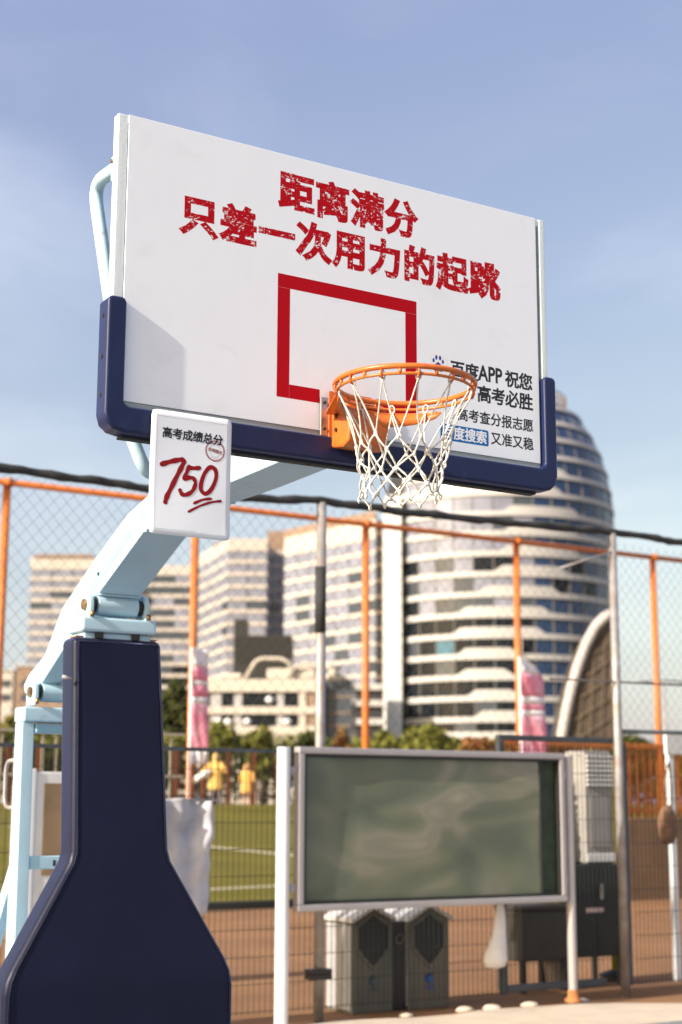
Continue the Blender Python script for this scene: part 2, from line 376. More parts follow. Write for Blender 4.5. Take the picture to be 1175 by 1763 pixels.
# ------------------------------------------------------------------ BUILDINGS
def ring_floor(cx, cy, prof, z0, z1, hump, a0, a1, n, thick=.5, rise=1.15):
    """white spandrel ring of one floor, its upper edge raised between two angles"""
    mb = MB(); vs = []
    for i in range(n+1):
        a = a0 + (a1-a0)*i/n; up = 0
        for h0, h1 in hump:
            up = max(up, min(1, max(0, min((a-h0)/.07, (h1-a)/.07))))
        zt = z1 + rise*up
        r0, r1 = prof(z0), prof(zt)
        vs += [(cx+(r0-thick-.6)*cos(a), cy+(r0-thick-.6)*sin(a), z0), (cx+r0*cos(a), cy+r0*sin(a), z0),
               (cx+r1*cos(a), cy+r1*sin(a), zt), (cx+(r1-thick-.6)*cos(a), cy+(r1-thick-.6)*sin(a), zt)]
    fs = [(4*i+k, 4*i+4+k, 4*i+4+(k+1) % 4, 4*i+(k+1) % 4) for i in range(n) for k in range(4)]
    return mb.add(vs, fs)

def build_tower():
    Y = 310.0; k = Y / FPX; c = at(855, 1255, Y); cx, cy = c.x, Y
    pr = [(1.5, 206), (41.3, 208), (57.6, 210), (62, 209), (68.2, 201), (72.8, 190), (77.4, 172), (81.4, 152), (83.7, 139)]
    def prof(z):
        z = max(1.5, min(83.7, z))
        for (za, ra), (zb, rb) in zip(pr, pr[1:]):
            if za <= z <= zb:
                t = (z-za)/(zb-za); return (ra + (rb-ra)*t) * k
    T = thing('office_tower', 'tall domed office tower with curved cream bands and blue glass, right of the middle', 'building', (cx, cy, 1.58), 0)
    Z = -1.58
    MB().lathe([(prof(z) - 2.2, z + Z) for z in [1.58, 10, 20, 30, 40, 50, 56, 61, 66, 70, 74, 77, 80, 82.6]] + [(2, 82.8 + Z)], n=64).build('tower_core', M['core'], T)
    fh = 3.95; A0, A1 = radians(-142), radians(8)
    def ang(px): return -pi/2 + math.asin(max(-1, min(1, (px-855)/206)))
    humps = {14: (850, 978), 13: (851, 974), 12: (845, 976), 11: (834, 955), 10: (810, 940), 9: (776, 925), 8: (768, 915), 7: (775, 872), 6: (775, 862),
             5: (790, 872), 4: (800, 880), 15: (640, 950), 16: (640, 962), 17: (640, 930), 18: (640, 900), 19: (640, 880)}
    for f in range(0, 21):
        z0 = 1.6 + f*fh - .75
        h = humps.get(f, (640, 900)); h = (ang(h[0]) if h[0] > 650 else -10, ang(h[1]))
        base = 1.05 if f < 14 else .85
        mb = ring_floor(0, 0, prof, z0, z0 + base, [h], A0, A1, 100)
        mb.v = [(x_, y_, z_ + Z) for x_, y_, z_ in mb.v]
        mb.build('floor_band', M['tower_white'], T)
        if f == 20: break
        # glazing panes between this band and the next one
        za, zb = z0 + base, z0 + fh + .02; na = 14; B0, B1 = radians(-141.5), radians(-14)
        for i in range(na):
            a0 = B0 + (B1-B0)*i/na + .006; a1 = B0 + (B1-B0)*(i+1)/na - .006; mid = (a0+a1)/2
            px = 855 + 206*sin(mid + pi/2)
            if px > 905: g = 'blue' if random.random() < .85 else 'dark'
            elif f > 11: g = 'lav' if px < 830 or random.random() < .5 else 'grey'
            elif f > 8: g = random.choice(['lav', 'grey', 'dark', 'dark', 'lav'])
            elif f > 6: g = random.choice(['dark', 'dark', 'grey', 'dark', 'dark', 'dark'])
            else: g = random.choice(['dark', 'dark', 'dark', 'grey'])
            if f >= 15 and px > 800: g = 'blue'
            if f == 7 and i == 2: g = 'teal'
            vs = []
            for a in (a0, (a0*2+a1)/3, (a0+a1*2)/3, a1):
                for zz in (za, zb): r = prof(zz) - .35; vs.append((r*cos(a), r*sin(a), zz + Z))
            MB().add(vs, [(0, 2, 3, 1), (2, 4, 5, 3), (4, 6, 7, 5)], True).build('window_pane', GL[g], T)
            if i % 2 == 0 and f > 1:
                pass
    # vertical mullions, one object per bay line
    for i in range(15):
        a = radians(-141.5) + radians(127.5)*i/14; mb = MB()
        zs = [2 + 4*q for q in range(20)]
        mb.tube([((prof(z)-.32)*cos(a), (prof(z)-.32)*sin(a), z + Z) for z in zs], .12, 4)
        mb.build('mullion', M['slab'], T)
    # roof ring with maintenance railing
    r = prof(83.7) ; zt = 1.6 + 20*fh + .6 + Z
    MB().lathe([(.1, zt-.1), (r-.3, zt), (r-.3, zt+.4), (r-1.2, zt+.4)], n=64).build('roof', M['tower_white'], T)
    rl = MB()
    for q in range(64):
        a = 2*pi*q/64; rl.cyl(((r-1)*cos(a), (r-1)*sin(a), zt), ((r-1)*cos(a), (r-1)*sin(a), zt+4.0), .14, 4)
    for hh in (1.4, 2.7, 4.0):
        rl.tube([((r-1)*cos(2*pi*q/64), (r-1)*sin(2*pi*q/64), zt+hh) for q in range(64)], .16, 4, closed=True)
    rl.build('roof_railing', M['office_tan'], T)
    # pale end pier and pier among the lower floors
    p = at(677, 1100, Y-12)
    MB().box(p.x - 1.5 - cx, p.x + 1.5 - cx, -17.5, 4, 0, at(677, 862, Y-12).z - 1.58).build('end_pier', M['tower_pier'], T)
    p = at(884, 1180, Y-14); zt = at(884, 1110, Y-14).z
    MB().box(p.x-.5-cx, p.x+.5-cx, -25.0, -22, 0, zt - 1.58).build('pier', M['tower_pier'], T)
build_tower()

def office(name, label, foot, ztop, fh, band, pane_w, glass, roofm=None, par=2.2, zbase=1.58, zfirst=None, wallm=None):
    """storeyed office block: footprint in world x,y (counter-clockwise front walls first)"""
    cx = sum(p[0] for p in foot)/len(foot); cy = sum(p[1] for p in foot)/len(foot)
    T = thing(name, label, 'building', (cx, cy, zbase), 0)
    F = [(x-cx, y-cy) for x, y in foot]; H = ztop - zbase
    c_ = [(x*.985, y*.985) for x, y in F]
    MB().prism(c_, 'z', 0, H-.3).build('inner_wall', M['core'], T)
    wm = wallm or M['office_white']
    MB().prism([(x*1.004, y*1.004) for x, y in F], 'z', H-par, H).build('parapet', wm, T)
    z = H - par - fh + band*.0; k = 0
    while z > -1 and k < 40:
        MB().prism([(x*1.004, y*1.004) for x, y in F], 'z', max(0, z - .0), z + band).build('floor_band', wm, T)
        # window panes of the storey above this band
        for (p, q) in zip(F, F[1:]):
            if (q[0]-p[0])*1 - 0 <= -1e6: continue
            L_ = math.hypot(q[0]-p[0], q[1]-p[1]); nn = max(1, round(L_/pane_w))
            nx, ny = (q[1]-p[1])/L_, -(q[0]-p[0])/L_
            if ny > .35: continue
            for i in range(nn):
                t0, t1 = (i+.03)/nn, (i+.97)/nn
                a = (p[0]+(q[0]-p[0])*t0, p[1]+(q[1]-p[1])*t0); c2 = (p[0]+(q[0]-p[0])*t1, p[1]+(q[1]-p[1])*t1)
                of = -.12
                vs = [(a[0]+nx*of, a[1]+ny*of, z+band), (c2[0]+nx*of, c2[1]+ny*of, z+band), (c2[0]+nx*of, c2[1]+ny*of, z+fh+.02), (a[0]+nx*of, a[1]+ny*of, z+fh+.02)]
                if office.count < 1500:
                    MB().add(vs, [(0, 1, 2, 3)]).build('window_pane', GL[glass(k, i)], T); office.count += 1
        z -= fh; k += 1
    return T, F, H
office.count = 0
def gx(px, Y): return at(px, 1382, Y).x
def gz(py, Y, px=587): return at(px, py, Y).z
rnd = random.Random(3)
# slanting block left of the tower: right end near, left end far
P0 = Vector((gx(648, 340), 340)); dr = Vector((-.644, .765)); P1 = P0 + dr*34
T, F, H = office('office_block', 'cream striped office block slanting away behind the grey fence post', [tuple(P1), tuple(P0), (P0.x+2, P0.y+30), (P1.x+14, P1.y+30)],
       gz(893, 340), 3.5, .98, 5.2, lambda k, i: 'lav' if rnd.random() < .9 else 'grey', par=4.6)
MB().prism([(x*.995, y*.995) for x, y in F], 'z', H-.2, H+2.0).build('roof_plant', M['office_tan'], T)
# dark slotted link between that block and the tower
a, c2 = gx(649, 322), gx(664, 322)
T = thing('link_building', 'narrow dark stair core with pale slabs beside the white tower pier', 'building', ((a+c2)/2, 326, 1.58), 0)
w = (c2-a)/2
MB().box(-w, w, 0, 8, 0, gz(890, 322)-1.6).build('dark_wall', M['core'], T)
z = 2.0
while z < gz(905, 322)-2:
    MB().box(-w-.1, w+.1, -.1, .2, z, z+.55).build('floor_slab', M['office_tan'], T); z += 3.5
# bent block further left
A = (gx(335, 428), 428); B = (gx(385, 400), 400); Cc = (gx(455, 400), 400)
T, F, H = office('office_block', 'cream striped office block with a bent facade above the black box building', [A, B, Cc, (Cc[0]+1, 440), (A[0]+2, 450)],
       gz(928, 400), 3.35, 1.0, 5.4, lambda k, i: 'lav' if rnd.random() < .88 else 'grey', par=3.4)
MB().box(-6, 8, -8, 6, H-.1, H+1.6).build('roof_plant', M['office_tan'], T)
T, F, H = office('office_block', 'low topped grey glass block wedged between the two cream striped blocks', [(gx(452, 415), 415), (gx(503, 415), 415), (gx(503, 415), 440), (gx(452, 415), 440)],
       gz(948, 415), 3.35, .55, 4.2, lambda k, i: 'lav' if rnd.random() < .8 else 'grey', par=1.2)
MB().box(F[0][0]+.5, F[1][0]-.3, F[0][1]+.5, 10, H-.1, H+5.6).build('roof_plant', M['office_tan'], T)
# flat striped block far left
X0_, X1_ = gx(36, 450), gx(150, 450)
T, F, H = office('office_block', 'flat fronted striped office block at the far left behind the hoop arm', [(X0_, 450), (X1_, 450), (X1_, 475), (X0_, 475)],
       gz(962, 450), 3.3, 1.05, 6.0, lambda k, i: 'lav' if k > 5 or rnd.random() < .75 else 'grey', par=3.6)
MB().box(F[0][0]+1, F[1][0]-1, F[0][1]-.4, F[0][1]+12, H-.1, H+1.0).build('roof_plant', M['office_tan'], T)
T, F, H = office('office_block', 'striped office block showing between the hoop arm and the first orange pole', [(gx(175, 462), 462), (gx(331, 462), 462), (gx(331, 462), 485), (gx(175, 462), 485)],
       gz(975, 462), 3.5, 1.1, 6.5, lambda k, i: 'grey' if rnd.random() < .5 else ('dark' if k > 7 else 'lav'), par=3.0)
# black louvred box building
k_ = 330
T = thing('louvred_building', 'black louvred box building above the low white building', 'building', (gx(450, k_), k_, 1.58), 0)
x0, x1, xm = gx(398, k_)-gx(450, k_), gx(500, k_)-gx(450, k_), gx(420, k_)-gx(450, k_)
MB().box(x0, x1, 0, 14, 0, gz(1094, k_)-1.58).build('wall', M['blackbox'], T)
MB().box(x0, xm, .5, 9, gz(1094, k_)-1.6, gz(1066, k_)-1.58).build('stair_head', M['blackbox'], T)
z = gz(1140, k_)-1.58
while z < gz(1096, k_)-1.58:
    MB().box(x0+.3, x1-.3, -.25, -.02, z, z+.25).build('louvre', M['core'], T); z += .75
# low white building in front
k_ = 200
T = thing('low_building', 'low white terraced building with dark windows and open roof frames', 'building', (gx(450, k_), k_, 1.58), radians(-4))
q = k_/FPX
def lx(px): return (px-450)*q
def lz(py): return gz(py, k_)-1.58
MB().box(lx(352), lx(556), .6, 18, 0, lz(1176)).build('inner_wall', M['core'], T)
for y0, y1 in ((1192, 1170), (1230, 1217), (1266, 1251)):
    MB().box(lx(348), lx(545), 0, 1.6, lz(y0), lz(y1)).build('floor_band', M['lowwhite'], T, bevel=.08)
MB().box(lx(348), lx(545), .3, 16, 0, lz(1267)).build('wall', M['lowwhite'], T)
for a, c2, g in ((360, 378, 'blind'), (380, 398, 'dark'), (400, 414, 'blind'), (416, 472, 'dark'), (474, 486, 'blind'), (488, 510, 'dark')):
    for y0, y1 in ((1216.5, 1193), (1250.5, 1230.5)):
        o = MB().box(lx(a), lx(c2), .45, .55, lz(y0), lz(y1)).build('window', GL[g], T)
for px in (424, 462, 493, 391, 375):
    MB().lathe([(.05, -.5), (.5, -.2), (.55, .15), (.05, .5)], n=10).build('round_lamp', M['banner_white'], T, loc=(lx(px), .2, lz(1243 if px != 462 else 1205)))
MB().box(lx(512), lx(524), .2, 1.2, 0, lz(1192)).build('pier', M['lowwhite'], T)
MB().box(lx(527), lx(546), .4, 12, 0, lz(1180)).build('end_wall', M['office_tan'], T)
for a, c2, yb, yt in ((372, 412, 1169, 1158), (455, 540, 1169, 1150)):
    MB().box(lx(a), lx(c2), 1, 7, lz(yb), lz(yt)).build('roof_room', M['lowwhite'], T, bevel=.3)
for a, c2, h in ((418, 500, 1134), (488, 552, 1143), (556, 575, 1150)):
    MB().tube([(lx(a), .5, lz(1170)), (lx(a)+1.4, .5, lz(h+5)), (lx(a)+2.2, .5, lz(h)), (lx(c2)-1.6, .5, lz(h)), (lx(c2)-.4, .5, lz(h+6)), (lx(c2), .5, lz(1170))], .27, 8).build('roof_frame', M['lowwhite'], T)
MB().box(lx(548), lx(600), 2, 14, 0, lz(1172)).build('glass_wing', GL['grey'], T)
for y0 in (1200, 1228, 1250): MB().box(lx(548), lx(600), 1.9, 2.2, lz(y0), lz(y0-3)).build('sill', M['office_tan'], T)
# podium with slabs between low building and the tower
k_ = 282
T = thing('podium_building', 'dark podium with three pale slabs at the foot of the tower pier', 'building', (gx(630, k_), k_, 1.58), 0)
a, c2 = gx(596, k_)-gx(630, k_), gx(661, k_)-gx(630, k_)
MB().box(a, c2, .8, 8, 0, gz(1180, k_)-1.58).build('inner_wall', M['core'], T)
for y in (1188, 1216, 1248): MB().box(a-.3, c2+.2, 0, 2, gz(y, k_)-1.58, gz(y-11, k_)-1.58).build('floor_slab', M['tower_white'], T, bevel=.1)
# brown houses far left
k_ = 260
for a, c2, yt, m, lb in ((-60, 14, 1158, 'office_white', 'small white building cut off by the left edge of the photo'), (18, 112, 1150, 'office_tan', 'low tan building behind the rear post of the hoop')):
    T = thing('small_building', lb, 'building', (gx((a+c2)/2, k_), k_, 1.58), 0); hw = (gx(c2, k_)-gx(a, k_))/2
    MB().box(-hw, hw, 0, 10, 0, gz(yt, k_)-1.58).build('wall', M[m], T)
    MB().box(-hw-.2, hw+.2, -.3, 10.2, gz(yt, k_)-1.57, gz(yt-3, k_)-1.58).build('roof', M['tower_white'], T)
    for i in range(3):
        for j in range(2): MB().box(-hw+1+i*hw*.6, -hw+1+i*hw*.6+1.6, -.06, -.01, gz(1185+j*24, k_)-1.58, gz(1173+j*24, k_)-1.58).build('window', GL['grey'], T)

# arched shell at the right
k_ = 220
T = thing('arched_shell', 'leaning arched shell with grey rim and brown lattice beside the tower', 'building', (gx(1015, k_), k_, 1.58), 0)
arc = [(966, 1300), (971, 1262), (979, 1225), (989, 1185), (1002, 1145), (1017, 1108), (1034, 1078), (1050, 1062), (1064, 1054)]
P = [(gx(px, k_)-gx(1015, k_), gz(py, k_)-1.58) for px, py in arc]; P[0] = (P[0][0], 0)
MB().tube([(x, 0, z) for x, z in P], .75, 10).build('rim', M['archrim'], T)
poly = [(x+.3, z) for x, z in P] + [(P[-1][0], 0)]
MB().prism(poly, 'y', .5, 14).build('infill_wall', M['archnet'], T)
xr = P[-1][0]
for i in range(9):
    z = 2 + i*3.1
    xs = [p for p in P]
    xl = None
    for (xa, za), (xb, zb) in zip(P, P[1:]):
        if za <= z <= zb: xl = xa + (xb-xa)*(z-za)/(zb-za)
    if xl is None: continue
    MB().cyl((xl+.4, .3, z), (xr, .3, z + (xr-xl)*.55 if z + (xr-xl)*.55 < P[-1][1]-.5 else P[-1][1]-.5), .13, 5).build('lattice_rib', M['archrib'], T)
for i in range(4):
    x = P[2][0] + 1 + i*1.7
    if x < xr: MB().cyl((x, .35, 0), (min(xr, x+1.6), .35, P[min(8, 4+i)][1]-2), .12, 5).build('lattice_rib', M['archrib'], T)

# ------------------------------------------------------------------ TREES AND HEDGES
def foliage(n, blobs, size, seed):
    R = random.Random(seed); mb = MB()
    tot = sum(bl[3]*bl[4]*bl[5] for bl in blobs)
    for (x, y, z, rx, ry, rz) in blobs:
        for _ in range(int(n*rx*ry*rz/tot)):
            a, c = R.uniform(0, 2*pi), R.uniform(-1, 1); r = R.random()**.45
            s = math.sqrt(1-c*c); p = Vector((x+rx*r*s*cos(a), y+ry*r*s*sin(a), z+rz*r*c))
            e1 = Vector((R.gauss(0,1), R.gauss(0,1), R.gauss(0,.6))).normalized(); e2 = e1.cross(Vector((R.gauss(0,1), R.gauss(0,1), R.gauss(0,1)))).normalized()
            w = size*R.uniform(.6, 1.3)
            mb.add([p-e1*w, p-e2*w*.5, p+e1*w, p+e2*w*.5], [(0,1,2,3)])
    return mb
def tree(label, px, Y, pytop, wpx, m, seed, n=3500, group=None):
    x = gx(px, Y); H = gz(pytop, Y)-1.58; w = wpx*Y/FPX/2; R = random.Random(seed)
    T = thing('tree', label, 'tree', (x, Y, 1.58), 0, group)
    tr = MB(); tr.tube([(0, 0, 0), (.05, 0, H*.35), (.1, .1, H*.7)], [.16, .12, .05], 7)
    for i in range(5):
        a = R.uniform(0, 6.28); tr.tube([(.05, 0, H*(.3+.07*i)), (w*.5*cos(a), w*.4*sin(a), H*(.55+.06*i))], [.06, .02], 5)
    tr.build('trunk', M['bark'], T)
    bl = []
    for i in range(9):
        a = R.uniform(0, 6.28); rr = R.uniform(.1, .62)
        s = R.uniform(.32, .52); bl.append((w*rr*cos(a), w*rr*sin(a), H*R.uniform(.42, .80), w*s, w*s, H*.17*R.uniform(.8, 1.2)))
    bl.append((0, 0, H*.86, w*.4, w*.4, H*.14))
    foliage(n, bl, .16, seed).build('crown', m, T); return T
tree('yellow green tree at the left edge behind the hoop frame', 22, 66, 1232, 120, M['leafA'], 1, 4500)
tree('dark tree showing through the upright hoop frame', 92, 70, 1248, 110, M['leafB'], 2, 4500)
tree('bushy tree just right of the blue post padding', 300, 68, 1168, 95, M['leafB'], 4, 5000)
tree('low green tree behind the pink striped banner', 372, 67, 1240, 80, M['leafC'], 5, 3000)
tree('low green tree below the low white building', 452, 66, 1250, 90, M['leafC'], 6, 3200)
tree('low round tree left of the grey fence post', 530, 66, 1256, 80, M['leafB'], 8, 3000)
tree('small orange leaved tree between the fence posts', 590, 67, 1250, 46, M['leafR'], 9, 1800)
tree('green tree right of the second orange pole', 660, 66, 1256, 90, M['leafC'], 10, 3200)
tree('bright green mounded tree above the notice board', 745, 64, 1246, 120, M['leafC'], 11, 4500)
tree('rusty shrub tree right of the mounded tree', 815, 63, 1266, 90, M['leafR'], 12, 2600)
tree('dark tree behind the pink rounded flag', 930, 66, 1268, 120, M['leafB'], 13, 3200)
tree('dark tree behind the orange railing at the right', 1085, 66, 1262, 130, M['leafB'], 14, 3600)
tree('olive tree at the right edge behind the railing', 1190, 66, 1258, 110, M['leafA'], 15, 3200)
# clipped hedge mass behind the far fence
bl = [(-55 + i*3.2, random.uniform(-.5, .5), 1.25 + random.uniform(-.1, .25), 2.2, .8, 1.3) for i in range(45)]
o = foliage(30000, bl, .17, 21).build('hedge', M['leafB'], loc=(0, 0, 0))
o.location = CW(18, 54.5, 1.58); o.rotation_euler = (0, 0, AL); tag(o, 'long dark hedge behind the fence at the far edge of the field', 'hedge', kind='stuff')

bl = [(-40 + i*2.6, random.uniform(-.4, .4), 2.35 + random.uniform(-.2, .3), 1.9, .8, .75) for i in range(46)]
o = foliage(26000, bl, .17, 22).build('hedge_top', M['leafC'], loc=(0, 0, 0))
o.location = CW(18, 56.5, 1.58); o.rotation_euler = (0, 0, AL); tag(o, 'yellow green bushes rising behind the long dark hedge', 'bushes', kind='stuff')
# far fence at the edge of the field
T = thing('picket_fence', 'dark bar fence with rust brown posts at the far edge of the green field', 'fence', CW(20, 51, 1.58))
mb = MB()
for i in range(int(44/.22)): x = -22 + i*.22; mb.box(x-.018, x+.018, -.02, .02, .1, 2.15)
tag(mb.build('bar', M['darkpicket'], T), kind='stuff')
for z in (.25, 1.2, 2.2): MB().box(-22, 22, -.03, .03, z-.03, z+.03).build('rail', M['darkpicket'], T)
pm = MB().box(-.09, .09, -.05, .09, -.1, 2.25).build('post', M['rustpost'], T, loc=(-22, 0, 0))
for i in range(1, 38): dup(pm, T, loc=(-22 + i*1.16, 0, 0))

# ------------------------------------------------------------------ ORANGE CAGE FENCE (b = 17.4)
BO = 17.4
us = [onb(px, 1000, BO)[0] for px in (5, 335, 630, 890, 1125)]
zt = sum(onb(px, py, BO)[1] for px, py in ((5, 843), (335, 878), (630, 900), (890, 926), (1125, 955)))/5
T = thing('orange_cage_fence', 'tall orange pole fence of the sports cage beyond the grey fence', 'fence', CW(us[2], BO, 0))
us = [us[0] - (us[1]-us[0])] + us + [us[4] + 3.6]
for u in us:
    MB().cyl((u-us[3], 0, -.05), (u-us[3], 0, zt+.06), .062, 12).build('post', M['orange_pole'], T)
for z, r in ((zt, .05), (3.4, .0)):
    if r: MB().cyl((us[0]-us[3]-3, -.06, z), (us[-1]-us[3]+3, -.06, z), r, 10).build('rail', M['orange_pole'], T)
for u in us: MB().cyl((u-us[3], -.06, zt-.06), (u-us[3], -.06, zt+.06), .075, 12).build('clamp', M['orange_pole'], T)

# brown low wall with orange railing on the right
ua, ub = onb(868, 1300, 16.6)[0], 26
T = thing('low_wall', 'brown low wall topped by an orange picket railing at the right', 'wall', CW(ua, 16.6, 0))
MB().box(0, ub-ua, 0, .25, -.04, 1.42).build('wall_base', M['wall_brown'], T, bevel=.02)
zt2 = onb(940, 1274, 16.6)[1]
pk = MB().box(-.035, .035, .1, .15, 1.42, zt2).build('picket', M['orange_fence'], T, loc=(.1, 0, 0))
i = 1
while .1 + i*.17 < ub-ua and i < 290:
    dup(pk, T, loc=(.1 + i*.17, 0, 0)); i += 1
for z in (1.55, zt2-.06): MB().box(0, ub-ua, .06, .10, z-.04, z+.04).build('rail', M['orange_fence'], T)

# ------------------------------------------------------------------ BANNERS
def banner(label, px0, px1, py0, py1, b, rounded, bands, lean=0):
    u0, z0 = onb(px0, py1, b); u1, _ = onb(px1, py1, b); _, z1 = onb(px0, py0, b)
    T = thing('flag_banner', label, 'banner', CW(u0, b, 0), group=None)
    w = u1-u0; H = z1-z0; nseg = 28
    def ed(t):
        l, r = 0, w
        if rounded and t > .78: r = w * math.sqrt(max(0, 1-((t-.78)/.22)**2)) * .72 + .28*w*(1-(t-.78)/.22)
        return l + lean*(1-t), r + lean*(1-t)
    MB().cyl((-.03, 0, 0), (-.03, 0, z1+.02), .018, 8).build('pole', M['white_post'], T)
    MB().lathe([(.02, .12), (.16, .08), (.2, 0)], n=12).build('foot', M['black'], T, loc=(-.03, 0, 0))
    for (t0, t1, m) in bands:
        mb = MB(); vs = []; k = max(2, int(nseg*(t1-t0)))
        for j in range(k+1):
            t = t0 + (t1-t0)*j/k; l, r = ed(t)
            for i in range(7):
                s = i/6; x = l + (r-l)*s
                y = .03*sin(s*4+t*5) + .012*sin(t*13+s*2) + .02
                vs.append((x, y, z0+H*t))
        fs = [(j*7+i, j*7+i+1, j*7+i+8, j*7+i+7) for j in range(k) for i in range(6)]
        o = mb.add(vs, fs, True).build('cloth_stripe', m, T); md = o.modifiers.new('s', 'SOLIDIFY'); md.thickness = .004
    return T
W_, K_ = M['banner_white'], M['pink']
banner('tall straight pink and white banner on the orange pole beside the blue padding', 329, 358, 1116, 1316, 16.6, False,
       [(0, .12, W_), (.12, .52, K_), (.52, .58, W_), (.58, .68, K_), (.68, .72, W_), (.72, .84, K_), (.84, 1, W_)])
banner('pink flag banner with a rounded white top beside the fourth orange pole', 900, 942, 1132, 1300, 16.4, True,
       [(0, .40, K_), (.40, .46, W_), (.46, .52, K_), (.52, .60, W_), (.60, .84, K_), (.84, 1, W_)])

# ------------------------------------------------------------------ GREY CHAIN-LINK FENCE (b = 6.25)
BF = 6.25
rail = [(-1.0, 4.10), (.81, 4.114), (1.36, 4.103), (1.97, 4.095), (2.76, 4.097), (3.6, 4.165), (4.46, 4.155), (5.41, 4.17), (6.85, 4.21), (7.72, 4.19), (10.0, 4.2)]
def rz_(u):
    for (a, za), (c, zc) in zip(rail, rail[1:]):
        if a <= u <= c: return za + (zc-za)*(u-a)/(c-a)
    return 4.15
T = thing('chain_link_fence', 'tall grey post chain link fence with welded mesh below and a black top rail', 'fence', CW(3.6, BF, 0))
O_ = 3.6
pts = []
for i in range(140):
    u = -1 + 11*i/139; pts.append((u-O_, .0 + .01*sin(i*1.7), rz_(u) + .004*sin(i*.8) + random.uniform(-.003, .003)))
MB().tube(pts, [.034 + random.uniform(-.004, .007) for _ in pts], 8).build('top_rail', M['dark_rail'], T)
for u, z0 in ((-.1, 0), (3.605, 0), (6.81, 0), (10.0, 0)):
    MB().cyl((u-O_, 0, -.03), (u-O_, 0, rz_(u)-.02), .042, 14).build('post', M['galv'], T)
MB().cyl((0, 0, 3.05), (0, 0, 3.6), .047, 14).build('dark_sleeve', M['dark_rail'], T)
for z in (.32, .36): MB().box(-.10, .10, -.055, .055, z-.02, z+.018).build('clamp', M['bolt'], T, bevel=.005)
MB().cyl((6.81-O_, 0, 2.33), (9.5-O_, .0, 2.36), .02, 8).build('mid_rail', M['gate'], T)
MB().cyl((6.15-O_, -.02, 3.80), (6.81-O_, -.02, 4.02), .010, 6).build('stay_wire', M['galv'], T)
MB().cyl((6.0-O_, -.02, 2.78), (9.5-O_, -.02, 2.80), .009, 6).build('stay_wire', M['wire'], T)
# chain-link diamonds: real wires, woven slightly
cell = .105
mb = MB(); zb, zt = 2.08, 4.10; Hh = zt-zb
k = -1 - Hh
wires = []
while k < 9.6:
    for s in (1, -1):
        a, c = (k, k+Hh*.9) if s == 1 else (k+Hh*.9, k)
        n = 24; seg = []
        for i in range(n+1):
            t = i/n; u = a+(c-a)*t; z = zb+Hh*t
            if u < -.95 or u > 9.6:
                if len(seg) > 1: wires.append(seg)
                seg = []; continue
            seg.append((u-O_, .004*s*(1 if i % 2 else -1), z))
        if len(seg) > 1: wires.append(seg)
    k += cell
for sg in wires: mb.tube([sg[0], sg[-1]], .0012, 4, caps=False)
tag(mb.build('chain_link_mesh', M['wire'], T), kind='stuff')
# welded panels below
mb = MB()
u = -.95
while u < 9.6:
    if not (5.50 < u < 6.97): mb.box(u-O_-.002, u-O_+.002, .045, .049, .06, 2.06)
    u += .05
z = .08
while z < 2.1:
    for a, c in ((-.95, 5.47), (6.98, 9.6)):
        mb.box(a-O_, c-O_, .040, .0445, z-.0025, z+.0025)
    z += .205
tag(mb.build('welded_mesh', M['meshwire'], T), kind='stuff')
MB().box(-.95-O_, 5.45-O_, .03, .055, 2.06, 2.09).build('panel_rail', M['gate'], T)

# gate in the fence
g0, g1 = 5.50, 6.74
T = thing('fence_gate', 'dark grey tube gate with mesh beside the second grey post', 'gate', CW(g0, 6.33, 0))
w = g1-g0
MB().box(-.03, 1.42, -.03, .03, 2.22, 2.27).build('top_bar', M['gate'], T, bevel=.006)
MB().box(-.03, .03, -.03, .03, .06, 2.215).build('stile', M['gate'], T, bevel=.006)
MB().box(.035, 1.14, -.03, .03, .075, .135).build('bottom_bar', M['gate'], T, bevel=.006)
MB().box(1.40, 1.455, -.03, .03, .06, 2.215).build('stile', M['gate'], T, bevel=.006)
mb = MB()
u = .08
while u < 1.4: mb.box(u-.002, u+.002, -.002, .002, .14, 2.2); u += .05
z = .3
while z < 2.2: mb.box(.03, 1.40, .003, .007, z-.0025, z+.0025); z += .205
tag(mb.build('welded_mesh', M['meshwire'], T), kind='stuff')

# ------------------------------------------------------------------ NOTICE BOARD (b = 6.05)
T = thing('notice_board', 'glazed green notice board on two posts in front of the grey fence', 'notice board', CW(4.6, 6.05, 0))
O_ = 4.6
MB().cyl((3.155-O_, 0, 0), (3.155-O_, 0, 2.10), .052, 24).build('post', M['white_post'], T, bevel=.006)
o = MB().cyl((6.035-O_, 0, 0), (6.035-O_, 0, 2.09), .040, 24).build('post', M['alu'], T, bevel=.005)
MB().lathe([(.075, 0), (.075, .02), (.05, .035), (.043, .10)], 6.035-O_, 0, 20).build('rusty_base', M['rust'], T)
a, c, z0, z1 = 3.272-O_, 5.965-O_, .838, 2.105
fw = .052
for nm, bx in (('frame_bar', (a, c, -.045, .045, z1-fw, z1)), ('frame_bar', (a, c, -.045, .045, z0, z0+fw)),
               ('frame_bar', (a, a+fw, -.045, .045, z0+fw+.001, z1-fw-.001)), ('frame_bar', (c-fw, c, -.045, .045, z0+fw+.001, z1-fw-.001))):
    MB().box(*bx).build(nm, M['alu'], T, bevel=.008)
A_, C_, Z0, Z1 = a+fw, c-fw, z0+fw, z1-fw
g = .022
for bx in ((A_, C_, Z1-g, Z1), (A_, C_, Z0, Z0+g)): MB().box(bx[0], bx[1], -.030, .02, bx[2]+.0005, bx[3]-.0005).build('gasket', M['gasket'], T)
for bx in ((A_+.0005, A_+g), (C_-g, C_-.0005)): MB().box(bx[0], bx[1], -.030, .02, Z0+g+.001, Z1-g-.001).build('gasket', M['gasket'], T)
MB().box(A_+.001, C_-.001, .021, .035, Z0+.001, Z1-.001).build('felt_panel', M['felt2'], T)
